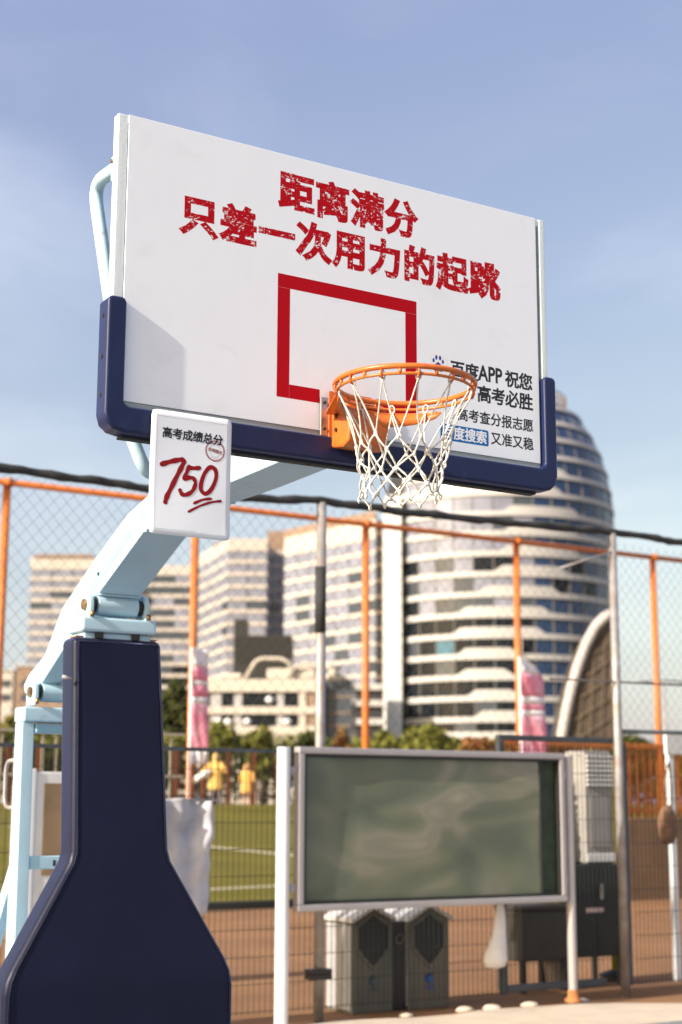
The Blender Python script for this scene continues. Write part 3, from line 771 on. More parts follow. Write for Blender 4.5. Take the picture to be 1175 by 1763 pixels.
xs = 5.70-O_
# crumpled film sheet as real relief
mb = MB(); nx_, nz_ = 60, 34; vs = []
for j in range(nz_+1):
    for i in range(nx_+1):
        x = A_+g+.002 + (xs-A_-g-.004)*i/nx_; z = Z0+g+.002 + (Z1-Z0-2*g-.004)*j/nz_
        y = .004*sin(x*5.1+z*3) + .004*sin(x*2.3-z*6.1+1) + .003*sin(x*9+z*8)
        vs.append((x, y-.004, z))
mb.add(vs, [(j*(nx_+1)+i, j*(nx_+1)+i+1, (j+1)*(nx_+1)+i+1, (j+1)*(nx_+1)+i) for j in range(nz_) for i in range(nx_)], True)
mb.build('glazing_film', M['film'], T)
MB().box(xs, xs+.025, -.02, .015, Z0+g+.001, Z1-g-.001).build('sash_edge', M['gasket'], T)
for x in (A_-fw-.055, c+.0):
    for z in (1.02, 1.92): MB().box(x, x+.055 if x < 0 else x+.035, -.015, .015, z-.03, z+.03).build('bracket', M['alu'], T)

# ------------------------------------------------------------------ LITTER BIN behind the mesh
T = thing('litter_bin', 'grey twin litter bin with peaked roofs and a black middle column', 'litter bin', CW(4.55, 6.48, 0))
def bin_half(x0, x1, zt, ze, logo, dep=.42):
    xm = (x0+x1)/2
    MB().prism([(x0, -.03), (x1, -.03), (x1, ze), (xm, zt), (x0, ze)], 'y', 0, dep).build('shell', M['bin_grey'], T, bevel=.012)
    MB().box(x0-.008, x0-.0005, .015, dep-.015, 0, ze-.02).build('lit_side_panel', M['bin_lit_side'], T, bevel=.002)  # added panel, its pale colour stands for sunlight on the bin's left side
    e = .018
    MB().prism([(x0-.02, ze-.005), (x0-.02, ze+e+.01), (xm, zt+e+.015), (x1+.02, ze+e+.01), (x1+.02, ze-.005), (xm, zt+.003)], 'y', -.04, dep+.03).build('roof', M['bin_roof'], T, bevel=.006)
    zo = ze - .09; w = (x1-x0)*.36
    hexa = [(xm-w, zo-.12), (xm-w*.6, zo-.19), (xm, zo-.27), (xm+w*.6, zo-.19), (xm+w, zo-.12), (xm+w, zo+.05), (xm, zo+.145), (xm-w, zo+.05)]
    r = MB(); n = len(hexa)
    sc = [((x-xm)*1.16+xm, (z-zo+.05)*1.13+zo-.05) for x, z in hexa]
    r.add([(x, -.012, z) for x, z in hexa] + [(x, -.012, z) for x, z in sc] + [(x, .0, z) for x, z in sc] + [(x, .0, z) for x, z in hexa],
          [(i, (i+1) % n, n+(i+1) % n, n+i) for i in range(n)] + [(n+i, n+(i+1) % n, 2*n+(i+1) % n, 2*n+i) for i in range(n)])
    r.build('opening_rim', M['bin_grey'], T)
    MB().prism(hexa, 'y', -.004, -.001).build('opening', M['black'], T)
    zl = zo-.38
    MB().lathe([(.001, -.003), (.042, -.003), (.042, .001)], n=20).build('printed_mark', logo, T, loc=(xm, -.004, zl)).rotation_euler = (pi/2, 0, 0)
    for q, ww in ((.065, .055), (.082, .035)): MB().box(xm-ww, xm+ww, -.005, -.001, zl-q-.006, zl-q+.004).build('printed_line', logo, T)
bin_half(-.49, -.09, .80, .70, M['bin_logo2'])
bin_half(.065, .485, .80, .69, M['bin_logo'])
MB().box(-.084, .059, .03, .40, -.03, .69).build('middle_column', M['black'], T, bevel=.01)
MB().lathe([(.030, .0), (.045, .0), (.045, .015), (.030, .015)], n=20).build('ashtray_ring', M['bin_grey'], T, loc=(-.012, .028, .55)).rotation_euler = (pi/2, 0, 0)

# ------------------------------------------------------------------ THINGS AT THE RIGHT BEHIND THE GATE
T = thing('storage_cabinet', 'black cabinet on short legs with a pale pink label', 'cabinet', CW(7.05, 6.9, 0))
MB().box(-.30, .36, 0, .45, .25, 1.10).build('body', M['black'], T, bevel=.015)
for x in (-.26, .32):
    for y in (.04, .41): MB().box(x-.02, x+.02, y-.02, y+.02, -.03, .249).build('leg', M['gate'], T)
MB().box(-.12, .09, -.006, -.001, .655, .70).build('label_plate', M['pinklabel'], T, bevel=.002)
MB().box(.018, .024, -.008, .0, .28, 1.07).build('door_gap', M['gasket'], T)
MB().box(.05, .07, -.03, -.001, .78, .92).build('handle', M['alu'], T, bevel=.003)
T = thing('louvred_unit', 'grey white louvred unit standing on the black cabinet', 'ventilation unit', CW(7.05, 6.95, 1.101))
MB().box(-.06, .30, 0, .3, 0, 1.08).build('body', M['cab_grey'], T, bevel=.03)
for i in range(7): MB().box(-.045, .285, -.03, -.002, .74+i*.045, .765+i*.045).build('louvre', M['white_plastic'], T)
MB().box(-.055, .295, -.016, -.001, .02, .10).build('bottom_trim', M['white_plastic'], T, bevel=.01)
MB().box(.0, .24, -.012, -.001, .16, .66).build('front_panel', M['cab_grey'], T, bevel=.02)
T = thing('dark_crate', 'dark brown crate with a lid on low feet behind the gate', 'crate', CW(6.40, 6.85, 0))
MB().box(-.29, .27, 0, .4, .25, .70).build('body', M['black2'], T, bevel=.015)
MB().box(-.30, .28, -.01, .41, .703, .745).build('lid', M['black2'], T, bevel=.008)
for x in (-.25, .23):
    for y in (.04, .36): MB().box(x-.025, x+.025, y-.025, y+.025, -.03, .249).build('foot', M['black2'], T)
T = thing('tall_planter', 'narrow dark conifer in a pot left of the louvred unit', 'plant', CW(6.72, 7.1, 0))
MB().lathe([(.10, -.03), (.14, .30), (.15, .32), (.13, .32)], n=18).build('pot', M['galv'], T)
MB().tube([(0, 0, .2), (0, 0, 1.9)], [.02, .006], 6).build('stem', M['bark'], T)
foliage(2400, [(0, 0, 1.15, .10, .10, .55), (0, 0, 1.6, .07, .07, .42), (0, 0, .8, .11, .11, .4)], .035, 31).build('foliage', M['leafB'], T)
# hanging white bag on the gate
T = thing('cloth_bag', 'white cloth bag hanging from the gate stile beside the notice board', 'bag', CW(5.42, 6.24, .86))
prof = [(.012, .0), (.035, -.06), (.05, -.16), (.07, -.30), (.105, -.43), (.115, -.50), (.09, -.555), (.02, -.57)]
mb = MB(); n = 20; vs = []
for r, z in prof:
    for k in range(n):
        a = 2*pi*k/n; rr = r*(1 + .10*sin(3*a+z*14) + .05*sin(7*a)); vs.append((rr*cos(a)-.16*(-z)**1.3, rr*.55*sin(a), z))
mb.add(vs, [(i*n+k, i*n+(k+1) % n, (i+1)*n+(k+1) % n, (i+1)*n+k) for i in range(len(prof)-1) for k in range(n)], True)
mb.build('sack', M['bagcloth'], T); MB().cyl((0, 0, 0), (.08, .02, .25), .006, 6).build('cord', M['bagcloth'], T)
# white sign at right edge
T = thing('white_sign', 'white sign plate on a white post cut by the right edge', 'sign', CW(8.12, 6.9, 0))
MB().box(-.11, .35, -.02, .02, 2.16, 2.37).build('plate', M['white_plastic'], T, bevel=.006)
MB().box(-.05, .03, .025, .07, -.03, 2.3).build('post', M['white_post'], T, bevel=.01)
T = thing('shoulder_bag', 'brown shoulder bag hanging beside the white sign post', 'bag', CW(7.93, 6.82, 1.28))
mb = MB(); n = 22; vs = []
for r, z in ((.02, .0), (.08, .02), (.105, .10), (.11, .22), (.09, .32), (.04, .38), (.01, .385)):
    for k in range(n): a = 2*pi*k/n; q = r*(1+.07*sin(4*a+z*20)); vs.append((q*cos(a), q*.6*sin(a), z))
mb.add(vs, [(i*n+k, i*n+(k+1) % n, (i+1)*n+(k+1) % n, (i+1)*n+k) for i in range(6) for k in range(n)], True).build('body', M['brownbag'], T)
MB().tube([(-.05, 0, .36), (-.02, 0, .62), (.10, .06, .80), (.09, .02, .55), (.06, 0, .36)], .010, 6).build('strap', M['brownbag'], T)
T = thing('yellow_pole', 'yellow green marker pole between the gate and the right edge', 'pole', CW(7.62, 7.3, 0))
MB().cyl((0, 0, .06), (0, 0, 2.1), .035, 12).build('tube', mat('yellow_green_paint', (.42, .42, .03), .6, var=.2), T)
MB().lathe([(.16, 0), (.16, .03), (.05, .07)], n=18).build('foot', M['black'], T)
# street lamp beyond the cage
p = at(1148, 1300, 70)
T = thing('street_lamp', 'thin street lamp with two arms near the right edge', 'street lamp', (p.x, 70, 1.58), 0)
zt = gz(1170, 70)-1.58
MB().tube([(0, 0, 0), (0, 0, zt)], [.09, .05], 8).build('pole', M['galv'], T)
MB().tube([(-.8, 0, zt-.05), (0, 0, zt), (.9, 0, zt-.05)], .04, 6).build('arm', M['gate'], T)
for x in (-.9, 1.0): MB().box(x-.25, x+.25, -.1, .1, zt-.12, zt-.02).build('lamp_head', M['gate'], T, bevel=.03)

# things at the left behind the hoop frame
T = thing('framed_sign', 'white framed sign with brown panel seen through the hoop frame', 'sign', CW(1.10, 6.0, 0))
MB().box(-.05, .0, -.03, .03, 0, 1.9).build('post', M['white_post'], T, bevel=.008)
MB().box(.52, .57, -.03, .03, 0, 1.9).build('post', M['white_post'], T, bevel=.008)
MB().box(.001, .519, -.02, .02, .55, 1.88).build('board', M['white_plastic'], T, bevel=.01)
MB().box(.06, .46, -.026, -.021, 1.16, 1.80).build('panel', M['brownpanel'], T, bevel=.002)
MB().box(.06, .46, -.026, -.021, .62, 1.04).build('panel', M['brownpanel'], T, bevel=.002)
T = thing('picket_railing', 'pale picket railing with orange post seen through the hoop frame', 'fence', CW(1.4, 9.0, 0))
mb = None
pk = MB().box(-.012, .012, -.012, .012, 0, 2.28).build('picket', M['lightpicket'], T, loc=(-2, 0, 0))
for i in range(1, 33): dup(pk, T, loc=(-2 + i*.13, 0, 0))
for z in (1.9, 2.3): MB().box(-2.1, 2.3, -.02, .02, z, z+.03).build('rail', M['lightpicket'], T)
for u in (-1.1, .28, 1.6): MB().box(u-.05, u+.05, -.01, .05, 0, 2.28).build('post', M['rustpost'], T)
# grey cloth hung on the mesh
T = thing('hanging_cloth', 'crumpled grey white cloth draped on the mesh beside the blue padding', 'cloth', CW(2.0, 6.12, 0))
mb = MB(); vs = []; nx_, nz_ = 26, 34
for j in range(nz_+1):
    for i in range(nx_+1):
        s, t2 = i/nx_, j/nz_
        x = .55*s + (.012*sin(t2*11) if i == nx_ else 0); z = 1.69 - .015*sin(s*9) - .83*t2
        y = -.02 - .03*sin(s*14+t2*3) - .022*sin(s*5+t2*9) - .012*sin(t2*23+s*7)
        vs.append((x, y, z))
mb.add(vs, [(j*(nx_+1)+i, j*(nx_+1)+i+1, (j+1)*(nx_+1)+i+1, (j+1)*(nx_+1)+i) for j in range(nz_) for i in range(nx_)], True)
o = mb.build('sheet', M['cloth'], T); o.modifiers.new('s', 'SOLIDIFY').thickness = .004
MB().cyl((-.05, .0, 1.685), (.6, .0, 1.685), .012, 8).build('hanging_rod', M['galv'], T)

# small stones along the broken pavement edge
for i, u in enumerate((3.75, 4.35, 4.95, 5.2, 5.62, 6.2)):
    mb = MB(); s = random.uniform(.03, .06); vs = []; n = 8
    for r, z in ((.3, 0), (.9, .1), (1, .5), (.7, .85), (.2, 1)):
        for k in range(n): a = 2*pi*k/n; q = s*r*random.uniform(.85, 1.2); vs.append((q*1.5*cos(a), q*sin(a), z*s*.9))
    mb.add(vs, [(j*n+k, j*n+(k+1) % n, (j+1)*n+(k+1) % n, (j+1)*n+k) for j in range(4) for k in range(n)] + [tuple(32+k for k in range(8))], True)
    o = mb.build('stone', M['concrete']); o.location = CW(u, 6.10 + .02*(i % 3), -.03 if i != 2 else -.03)
    tag(o, ['loose beige stone at the pavement edge in front of the litter bin', 'beige stone on the pavement edge below the left part of the notice board', 'beige stone at the pavement edge just right of the litter bin', 'beige stone at the pavement edge between litter bin and white bag', 'beige stone at the pavement edge below the white cloth bag', 'beige stone at the pavement edge right of the rusty post base'][i], 'stone', 'stones along the pavement edge')

# ------------------------------------------------------------------ PEOPLE on the far side of the field
def person(label, px, Y, pyt, pyb, coat, trouser, pose, seed):
    h = (pyb-pyt)*Y/FPX; z0 = at(px, pyb, Y).z
    T = thing('person', label, 'person', (gx(px, Y), Y, z0), 0)
    k = h/1.72
    me = bpy.data.meshes.new('body')
    J = {'pel': (0, 0, .92, .15), 'wai': (0, 0, 1.08, .13), 'che': (0, .01, 1.30, .155), 'nec': (0, .0, 1.46, .06), 'hea': (0, -.02, 1.58, .095), 'cro': (0, -.01, 1.68, .075),
         'ls': (-.18, 0, 1.40, .06), 'le': (-.27, .02, 1.14, .045), 'lh': (-.24, -.10, .92, .04), 'rs': (.18, 0, 1.40, .06), 're': (.27, .0, 1.14, .045), 'rh': (.22, -.12, .94, .04),
         'lk': (-.10, -.02, .48, .065), 'la': (-.11, .03, .08, .045), 'lt': (-.12, -.13, .035, .04), 'rk': (.11, -.05, .49, .065), 'ra': (.13, .02, .08, .045), 'rt': (.14, -.14, .035, .04)}
    if pose == 'reach': J['re'] = (.30, -.12, 1.18, .045); J['rh'] = (.34, -.34, 1.12, .04); J['le'] = (-.34, -.05, 1.20, .05); J['lh'] = (-.52, -.12, 1.04, .04)
    names = list(J); idx = {n: i for i, n in enumerate(names)}
    E_ = [('pel', 'wai'), ('wai', 'che'), ('che', 'nec'), ('nec', 'hea'), ('hea', 'cro'), ('che', 'ls'), ('ls', 'le'), ('le', 'lh'), ('che', 'rs'), ('rs', 're'), ('re', 'rh'),
          ('pel', 'lk'), ('lk', 'la'), ('la', 'lt'), ('pel', 'rk'), ('rk', 'ra'), ('ra', 'rt')]
    me.from_pydata([(J[n][0]*k, J[n][1]*k, J[n][2]*k) for n in names], [(idx[a], idx[c]) for a, c in E_], [])
    o = bpy.data.objects.new('body', me); COL.objects.link(o); o.parent = T
    md = o.modifiers.new('skin', 'SKIN'); md.use_smooth_shade = True
    for i, n in enumerate(names):
        me.skin_vertices[0].data[i].radius = (J[n][3]*k, J[n][3]*k*.85)
    me.skin_vertices[0].data[0].use_root = True
    o.modifiers.new('sub', 'SUBSURF').levels = 1
    me.materials.append(trouser)
    # knee length coat with sleeves, hood
    cb = MB()
    cb.lathe([(.26*k, .55*k), (.25*k, .75*k), (.22*k, 1.0*k), (.21*k, 1.25*k), (.20*k, 1.40*k), (.10*k, 1.49*k)], n=18)
    cb.v = [(x, y*.68, z) for x, y, z in cb.v]
    for a, b_, c_ in (('ls', 'le', 'lh'), ('rs', 're', 'rh')):
        q = [Vector(J[n][:3])*k for n in (a, b_, c_)]; q[2] = q[1] + (q[2]-q[1])*.9
        cb.tube(q, [.085*k, .075*k, .065*k], 10)
    cb.build('coat', coat, T)
    MB().lathe([(.115*k, 1.46*k), (.135*k, 1.55*k), (.13*k, 1.66*k), (.085*k, 1.73*k), (.01, 1.75*k)], 0, .02*k, n=14).build('hood', coat, T)
    f = MB().lathe([(.01, .11*k), (.06*k, .08*k), (.075*k, 0), (.055*k, -.08*k), (.01, -.11*k)], n=12)
    f.build('face', M['skin'], T, loc=(0, -.075*k, 1.59*k))
    for s in (-1, 1): MB().lathe([(.001, .012*k), (.012*k, 0), (.001, -.012*k)], n=8).build('eye', M['black'], T, loc=(s*.03*k, -.147*k, 1.61*k))
    MB().tube([(0, -.14*k, 1.61*k), (0, -.165*k, 1.575*k)], [.008*k, .015*k], 6).build('nose', M['skin'], T)
    return T, J, k
M['skin'] = mat('skin', (.45, .26, .18), .6)
M['yellow_coat'] = mat('yellow_coat', (.62, .38, .10), .7, var=.15, vscale=4)
M['orange_coat'] = mat('pale_orange_coat', (.62, .34, .08), .7, var=.25, vscale=5)
M['trousers'] = mat('grey_mauve_trousers', (.24, .17, .20), .8)
M['trousers2'] = mat('dusty_pink_trousers', (.40, .17, .12), .8)
T, J, k = person('taller person in a yellow hooded coat reaching out on the far side of the field', 371, 56, 1301, 1387, M['yellow_coat'], M['trousers'], 'reach', 1)
T2 = thing('rolled_sheet', 'white rolled sheet held by the taller person in yellow', 'rolled sheet', T.location + Vector((-.50*k, -.2, 1.05*k)), 0)
MB().tube([(-.34, 0, -.30), (.35, -.02, .12)], [.10, .09], 12).build('roll', M['banner_white'], T2)
person('smaller person in a pale orange hooded coat standing alone by the far fence', 425, 56, 1318, 1387, M['orange_coat'], M['trousers2'], 'stand', 2)

# ------------------------------------------------------------------ BASKETBALL HOOP
HOOP = thing('basketball_hoop', 'light blue steel basketball hoop with white printed backboard and navy padding', 'basketball hoop', C0)
bb = MB().box(-.862, .905, .004, .046, 2.93, 3.945).build('backboard', M['frost'], HOOP)
# printed sheet on the glass
MB().box(-.873, .873, -.004, .0, 2.955, 3.9555).build('printed_sheet', M['print'], bb, bevel=.0015)
MB().box(-.873, .873, -.0015, .0005, 2.90, 2.9535).build('bottom_strip', M['greyband'], bb)
MB().box(-.8725, -.130, -.010, -.002, 2.895, 2.926).build('bottom_ledge', M['tan'], bb)
# steel frame round the edge
MB().box(-.910, -.8738, .0, .040, 2.93, 3.955).build('frame_bar', M['white_frame'], bb, bevel=.004)
MB().box(-.9102, -.9075, .018, .024, 3.31, 3.95).build('frame_seam', M['frost'], bb)
MB().box(.8895, .918, -.004, .055, 2.93, 3.955).build('frame_bar', M['white_frame'], bb, bevel=.004)
MB().box(-.8755, .8885, .0, .05, 3.925, 3.954).build('frame_bar', M['white_frame'], bb, bevel=.003)
# red target rectangle, four printed bars (the lower one stops at the mounting plate)
rx0, rx1, rz0, rz1 = -.292, .298, 3.054, 3.504
for x0, x1, z0, z1 in ((rx0, rx1, rz1-.05, rz1), (rx0, rx0+.05, rz0, rz1-.0505), (rx1-.05, rx1, rz0, rz1-.0505), (rx0+.0505, -.118, rz0, rz0+.05), (.12, rx1-.0505, rz0, rz0+.05)):
    MB().box(x0, x1, -.0042, -.0035, z0, z1).build('target_line', M['red'], bb)

def text(body, size, x, z, m, parent, y, bold=0.0, sx=1.0, name='lettering', rot=0.0, shear=0.0, pitch=None):
    cu = bpy.data.curves.new('t', 'FONT'); cu.body = body; cu.size = size; cu.resolution_u = 4
    cu.bevel_depth = bold*size; cu.bevel_resolution = 0; cu.extrude = 0
    to = bpy.data.objects.new('t', cu); COL.objects.link(to)
    dg = bpy.context.evaluated_depsgraph_get(); me = bpy.data.meshes.new_from_object(to.evaluated_get(dg), depsgraph=dg)
    COL.objects.unlink(to); bpy.data.objects.remove(to)
    c, s = cos(rot), sin(rot)
    for v in me.vertices:
        a, b_, e = v.co; a = a*sx + shear*b_
        a, b_ = a*c - b_*s, a*s + b_*c
        v.co = (x + a, y - e*.006, z + b_)
    me.polygons.foreach_set('use_smooth', [False]*len(me.polygons)); me.materials.clear(); me.materials.append(m)
    o = bpy.data.objects.new(name, me); COL.objects.link(o); o.parent = parent
    return o
def line_text(chars, size, x, z, m, parent, y, bold, pitch, name, **kw):
    for i, ch in enumerate(chars): text(ch, size, x + i*pitch, z, m, parent, y, bold, name=name, **kw)
Yp = -.00415
line_text('距离满分', .148, -.293, 3.764, M['slogan'], bb, Yp, .043, .1505, 'slogan_character')
line_text('只差一次用力的起跳', .148, -.677, 3.592, M['slogan'], bb, Yp, .043, .1525, 'slogan_character')
line_text('百度', .068, .450, 3.246, M['black_ink'], bb, Yp, .028, .0655, 'printed_character')
text('APP', .083, .581, 3.247, M['black_ink'], bb, Yp, .028, sx=.80, name='printed_word')
line_text('祝您', .069, .7065, 3.246, M['black_ink'], bb, Yp, .028, .0665, 'printed_character')
line_text('高考必胜', .069, .5725, 3.167, M['black_ink'], bb, Yp, .028, .0668, 'printed_character')
line_text('高考查分报志愿', .052, .479, 3.080, M['black_ink'], bb, Yp, .021, .0518, 'printed_character')
line_text('又准又稳', .052, .634, 3.007, M['black_ink'], bb, Yp, .021, .0517, 'printed_character')
def rrect(x0, x1, z0, z1, r, n=6):
    p = []
    for cx, cz, a0 in ((x1-r, z0+r, -pi/2), (x1-r, z1-r, 0), (x0+r, z1-r, pi/2), (x0+r, z0+r, pi)):
        for i in range(n+1): a = a0 + pi/2*i/n; p.append((cx+r*cos(a), cz+r*sin(a)))
    return p
lb = MB().prism(rrect(.402, .624, 2.991, 3.053, .008), 'y', -.0042, -.0035).build('blue_label', M['blue_ink'], bb)
line_text('百度搜索', .052, .4105, 3.0035, M['white_ink'], bb, -.00435, .026, .0515, 'label_character')
# paw badge: white rounded plate, toes, pad, letters and red dash
MB().prism(rrect(.352, .440, 3.225, 3.318, .02), 'y', -.0041, -.0035).build('badge_plate', M['white_ink'], bb)
def disc(x, z, rx, rz, m, y=-.0042, name='badge_shape'):
    MB().prism([(x+rx*cos(2*pi*i/20), z+rz*sin(2*pi*i/20)) for i in range(20)], 'y', y, -.0036).build(name, m, bb)
for x, z, a, c in ((.3865, 3.303, .0055, .009), (.4035, 3.303, .0055, .009), (.374, 3.290, .005, .008), (.416, 3.290, .005, .008)): disc(x, z, a, c, M['logo_blue'])
MB().prism([(.372, 3.258), (.378, 3.250), (.395, 3.252), (.412, 3.250), (.418, 3.258), (.416, 3.268), (.405, 3.280), (.395, 3.287), (.385, 3.280), (.374, 3.268)], 'y', -.0042, -.0036).build('badge_shape', M['logo_blue'], bb)
text('du', .026, .382, 3.256, M['white_ink'], bb, -.00435, .01, name='badge_letters')
MB().box(.384, .406, -.0042, -.0036, 3.236, 3.240).build('badge_dash', M['red'], bb)

# navy U padding
def rsec(path_pts, half, name, mat_, parent, y0, y1, bev):
    pass
pad = MB()
ou = [(-.935, 3.285), (-.935, 2.905), (-.925, 2.872), (-.900, 2.852), (-.865, 2.845), (.865, 2.845), (.905, 2.852), (.928, 2.872), (.940, 2.905), (.940, 3.285)]
inn = [(.882, 3.285), (.882, 2.950), (.872, 2.938), (.858, 2.934), (-.848, 2.934), (-.860, 2.938), (-.868, 2.950), (-.868, 3.285)]
polyp = ou[:1] + [(-.931, 3.296), (-.915, 3.303), (-.888, 3.303), (-.872, 3.296)] + inn[::-1][:]
# assemble as outline: outer left down, bottom, up the right, cap, inner back, cap
outline = ou + [(.936, 3.296), (.925, 3.302), (.897, 3.302), (.886, 3.296)] + inn + [(-.872, 3.296), (-.883, 3.302), (-.920, 3.302), (-.931, 3.296)]
pad.prism(outline, 'y', -.028, .054)
po = pad.build('edge_padding', M['navy'], HOOP, bevel=.011, seg=4)
MB().box(-.86, .86, .012, .050, 2.835, 2.8445).build('bottom_strip', M['trim'], po, bevel=.002)
for z in (2.97, 3.10, 3.24): MB().cyl((-.9345, .016, z), (-.9375, .016, z), .008, 10).build('screw', M['bolt'], po)
for x in (-.7, -.42, -.14, .14, .42, .7): MB().cyl((x, .031, 2.8355), (x, .031, 2.832), .008, 10).build('screw', M['bolt'], po)
for z in (2.97, 3.10, 3.24): MB().cyl((.9405, .025, z), (.9425, .025, z), .008, 10).build('screw', M['bolt'], po)

# rear brace tubes
def smooth_path(pts, n=6):
    P = [Vector(p) for p in pts]; out = [P[0]]
    for i in range(1, len(P)-1):
        a, b_, c = P[i-1], P[i], P[i+1]; r = min((a-b_).length, (c-b_).length)*.38
        p = b_ + (a-b_).normalized()*r; q = b_ + (c-b_).normalized()*r
        for k in range(n+1): t = k/n; out.append(p*(1-t)**2 + b_*2*t*(1-t) + q*t*t)
    return out + [P[-1]]
for s in (-1, 1):
    low = [(.72*s, .27, 2.93), (.66*s, .26, 2.79), (.12*s, .84, 2.95)] if s < 0 else [(.70, .17, 3.12), (.326, .13, 3.06)]
    bt = MB().tube(smooth_path([(.868*s, .07, 3.80), (.850*s, .355, 3.840), (.835*s, .19, 3.33)] + low), .024, 14).build('brace_tube', M['blue_paint'], HOOP)
    MB().box(.868*s-.02, .868*s+.02, .078, .11, 3.75, 3.84).build('brace_lug', M['blue_paint'], bt, bevel=.005)
    MB().cyl((.868*s-.025, .095, 3.82), (.868*s+.025, .095, 3.82), .008, 8).build('bolt', M['brass'], bt)
# rear frame members behind the board
for x in (-.3, .3): MB().box(x-.025, x+.025, .047, .10, 2.95, 3.92).build('rear_frame_bar', M['blue_paint'], HOOP, bevel=.004)
MB().box(-.325, .325, .101, .16, 2.96, 3.16).build('rear_plate', M['blue_paint'], HOOP, bevel=.004)

# boom arm
up = [(2.95, 2.25), (2.88, 2.30), (2.667, 2.380), (2.456, 2.590), (2.051, 2.783), (1.689, 2.933), (1.25, 3.03), (.70, 3.03), (.15, 3.03)]
lo = [(.15, 2.905), (.70, 2.895), (1.08, 2.898), (1.52, 2.822), (2.02, 2.603), (2.13, 2.545), (2.20, 2.50), (2.26, 2.475), (2.747, 2.215), (2.86, 2.19), (2.93, 2.21)]
arm = MB().prism(up + lo, 'x', -.105, .105).build('boom_arm', M['blue_paint'], HOOP, bevel=.006)
def groove(pts): MB().prism(pts, 'x', -.1075, -.1055).build('side_groove', M['groove'], arm)
groove([(2.30, 2.545), (2.23, 2.545), (1.66, 2.825), (1.64, 2.862), (1.70, 2.852), (2.22, 2.60)])
groove([(1.57, 2.895), (1.48, 2.90), (1.52, 2.935)])
groove([(2.46, 2.50), (2.42, 2.545), (2.40, 2.495)])
for y, z, nm in ((2.09, 2.560, 'hinge'), (2.76, 2.200, 'hinge')):
    h_ = MB().cyl((-.100, y-.045, z), (.100, y-.045, z), .047, 24).build('hinge_tube', M['blue_paint'], HOOP, bevel=.004)
    for s in (-1, 1):
        MB().prism([(y-.10, z-.065), (y-.10, z+.01), (y-.082, z+.045), (y-.045, z+.062), (y-.005, z+.045), (y+.02, z+.0), (y+.02, z-.065)], 'x', s*.150, s*.128).build('lug', M['blue_paint'], h_, bevel=.004)
        MB().cyl((s*.1065, y-.045, z), (s*.1275, y-.045, z), .036, 16).build('bearing', M['bolt'], h_)
        MB().cyl((s*.1505, y-.045, z), (s*.162, y-.045, z), .026, 16).build('shaft_end', M['brass'], h_)
        MB().cyl((s*.14, y-.11, z-.060), (s*.14, y-.11, z-.035), .010, 8).build('bolt', M['brass'], h_)

# weld beads and small bolts on the boom
for y_, z_ in ((2.0, 2.606), (1.50, 2.826), (1.06, 2.897)):
    MB().tube([(-.104 + .208*i/14, y_ + .001*(i % 2), z_ - .001) for i in range(15)], .0042, 6).build('weld_bead', M['blue_paint'], arm)
for y_, z_ in ((2.0, 2.70), (1.3, 2.93), (.8, 2.96)):
    MB().cyl((-.1055, y_, z_), (-.113, y_, z_), .009, 6).build('bolt', M['bolt'], arm)
# front upright with cap
f = MB().box(-.185, .185, 1.985, 2.18, 2.432, 2.500).build('front_cap', M['blue_paint'], HOOP, bevel=.014, seg=3)
MB().box(-.165, .165, 2.01, 2.16, .30, 2.431).build('front_upright', M['blue_paint'], HOOP, bevel=.008)
for x in (-.095, .085): MB().box(x-.018, x+.018, 1.992, 2.008, 2.405, 2.4315).build('cap_bolt', M['bolt'], f)
# rear portal
c = MB().box(-.20, .20, 2.66, 2.80, 2.052, 2.125).build('rear_cap', M['blue_paint'], HOOP, bevel=.010)
MB().box(-.13, .19, 2.675, 2.785, 2.0, 2.045).build('rear_cross_bar', M['groove'], HOOP, bevel=.006)
for s in (-1, 1):
    # legs lean slightly backwards towards the base
    MB().prism([(2.685, 2.051), (2.785, 2.051), (2.785, .35), (2.655, .35)], 'x', s*.135, s*.198).build('rear_upright', M['blue_paint'], HOOP, bevel=.006)
    MB().prism([(2.786, 1.40), (2.786, 1.28), (3.50, .30), (3.58, .36)], 'x', s*.14, s*.19).build('rear_strut', M['blue_paint'], HOOP, bevel=.006)
lb_ = MB().box(-.134, .134, 2.68, 2.74, 1.350, 1.412).build('rear_tie_bar', M['blue_paint'], HOOP, bevel=.005)
MB().box(-.015, -.003, 2.676, 2.679, 1.365, 1.392).build('slot', M['bolt'], lb_)
MB().tube(smooth_path([(-.17, 2.80, 1.87), (-.17, 2.97, 1.87), (-.17, 2.97, 1.64), (-.17, 2.80, 1.64)]), .011, 10).build('grab_handle', M['galv'], HOOP)
MB().cyl((-.235, 1.97, 2.21), (-.275, 1.97, 2.22), .008, 8).build('padding_hook', M['alu'], HOOP)
# base box on the ground with wheels
MB().box(-.50, .50, 1.98, 3.95, .12, .42).build('base_box', M['blue_paint'], HOOP, bevel=.02)
for x in (-.42, .42):
    for y in (2.2, 3.7): MB().cyl((x-.04, y, .06), (x+.04, y, .06), .06, 18).build('wheel', M['black'], HOOP)

# post padding: narrow neck, flaring base, softly rounded
hw = [(.218, 2.408), (.232, 1.46), (.245, 1.41), (.275, 1.36), (.50, .985), (.525, .93), (.535, .87), (.535, .03)]
def ypos(z): return 1.82 + .175*max(0, min(1, (z-.9)/1.52))
poly = [(-w, z) for w, z in hw] + [(w, z) for w, z in hw[::-1]]
mb = MB(); n = len(poly)
front = [(x, ypos(z), z) for x, z in poly]; back = [(x, ypos(z)+.10, z) for x, z in poly]
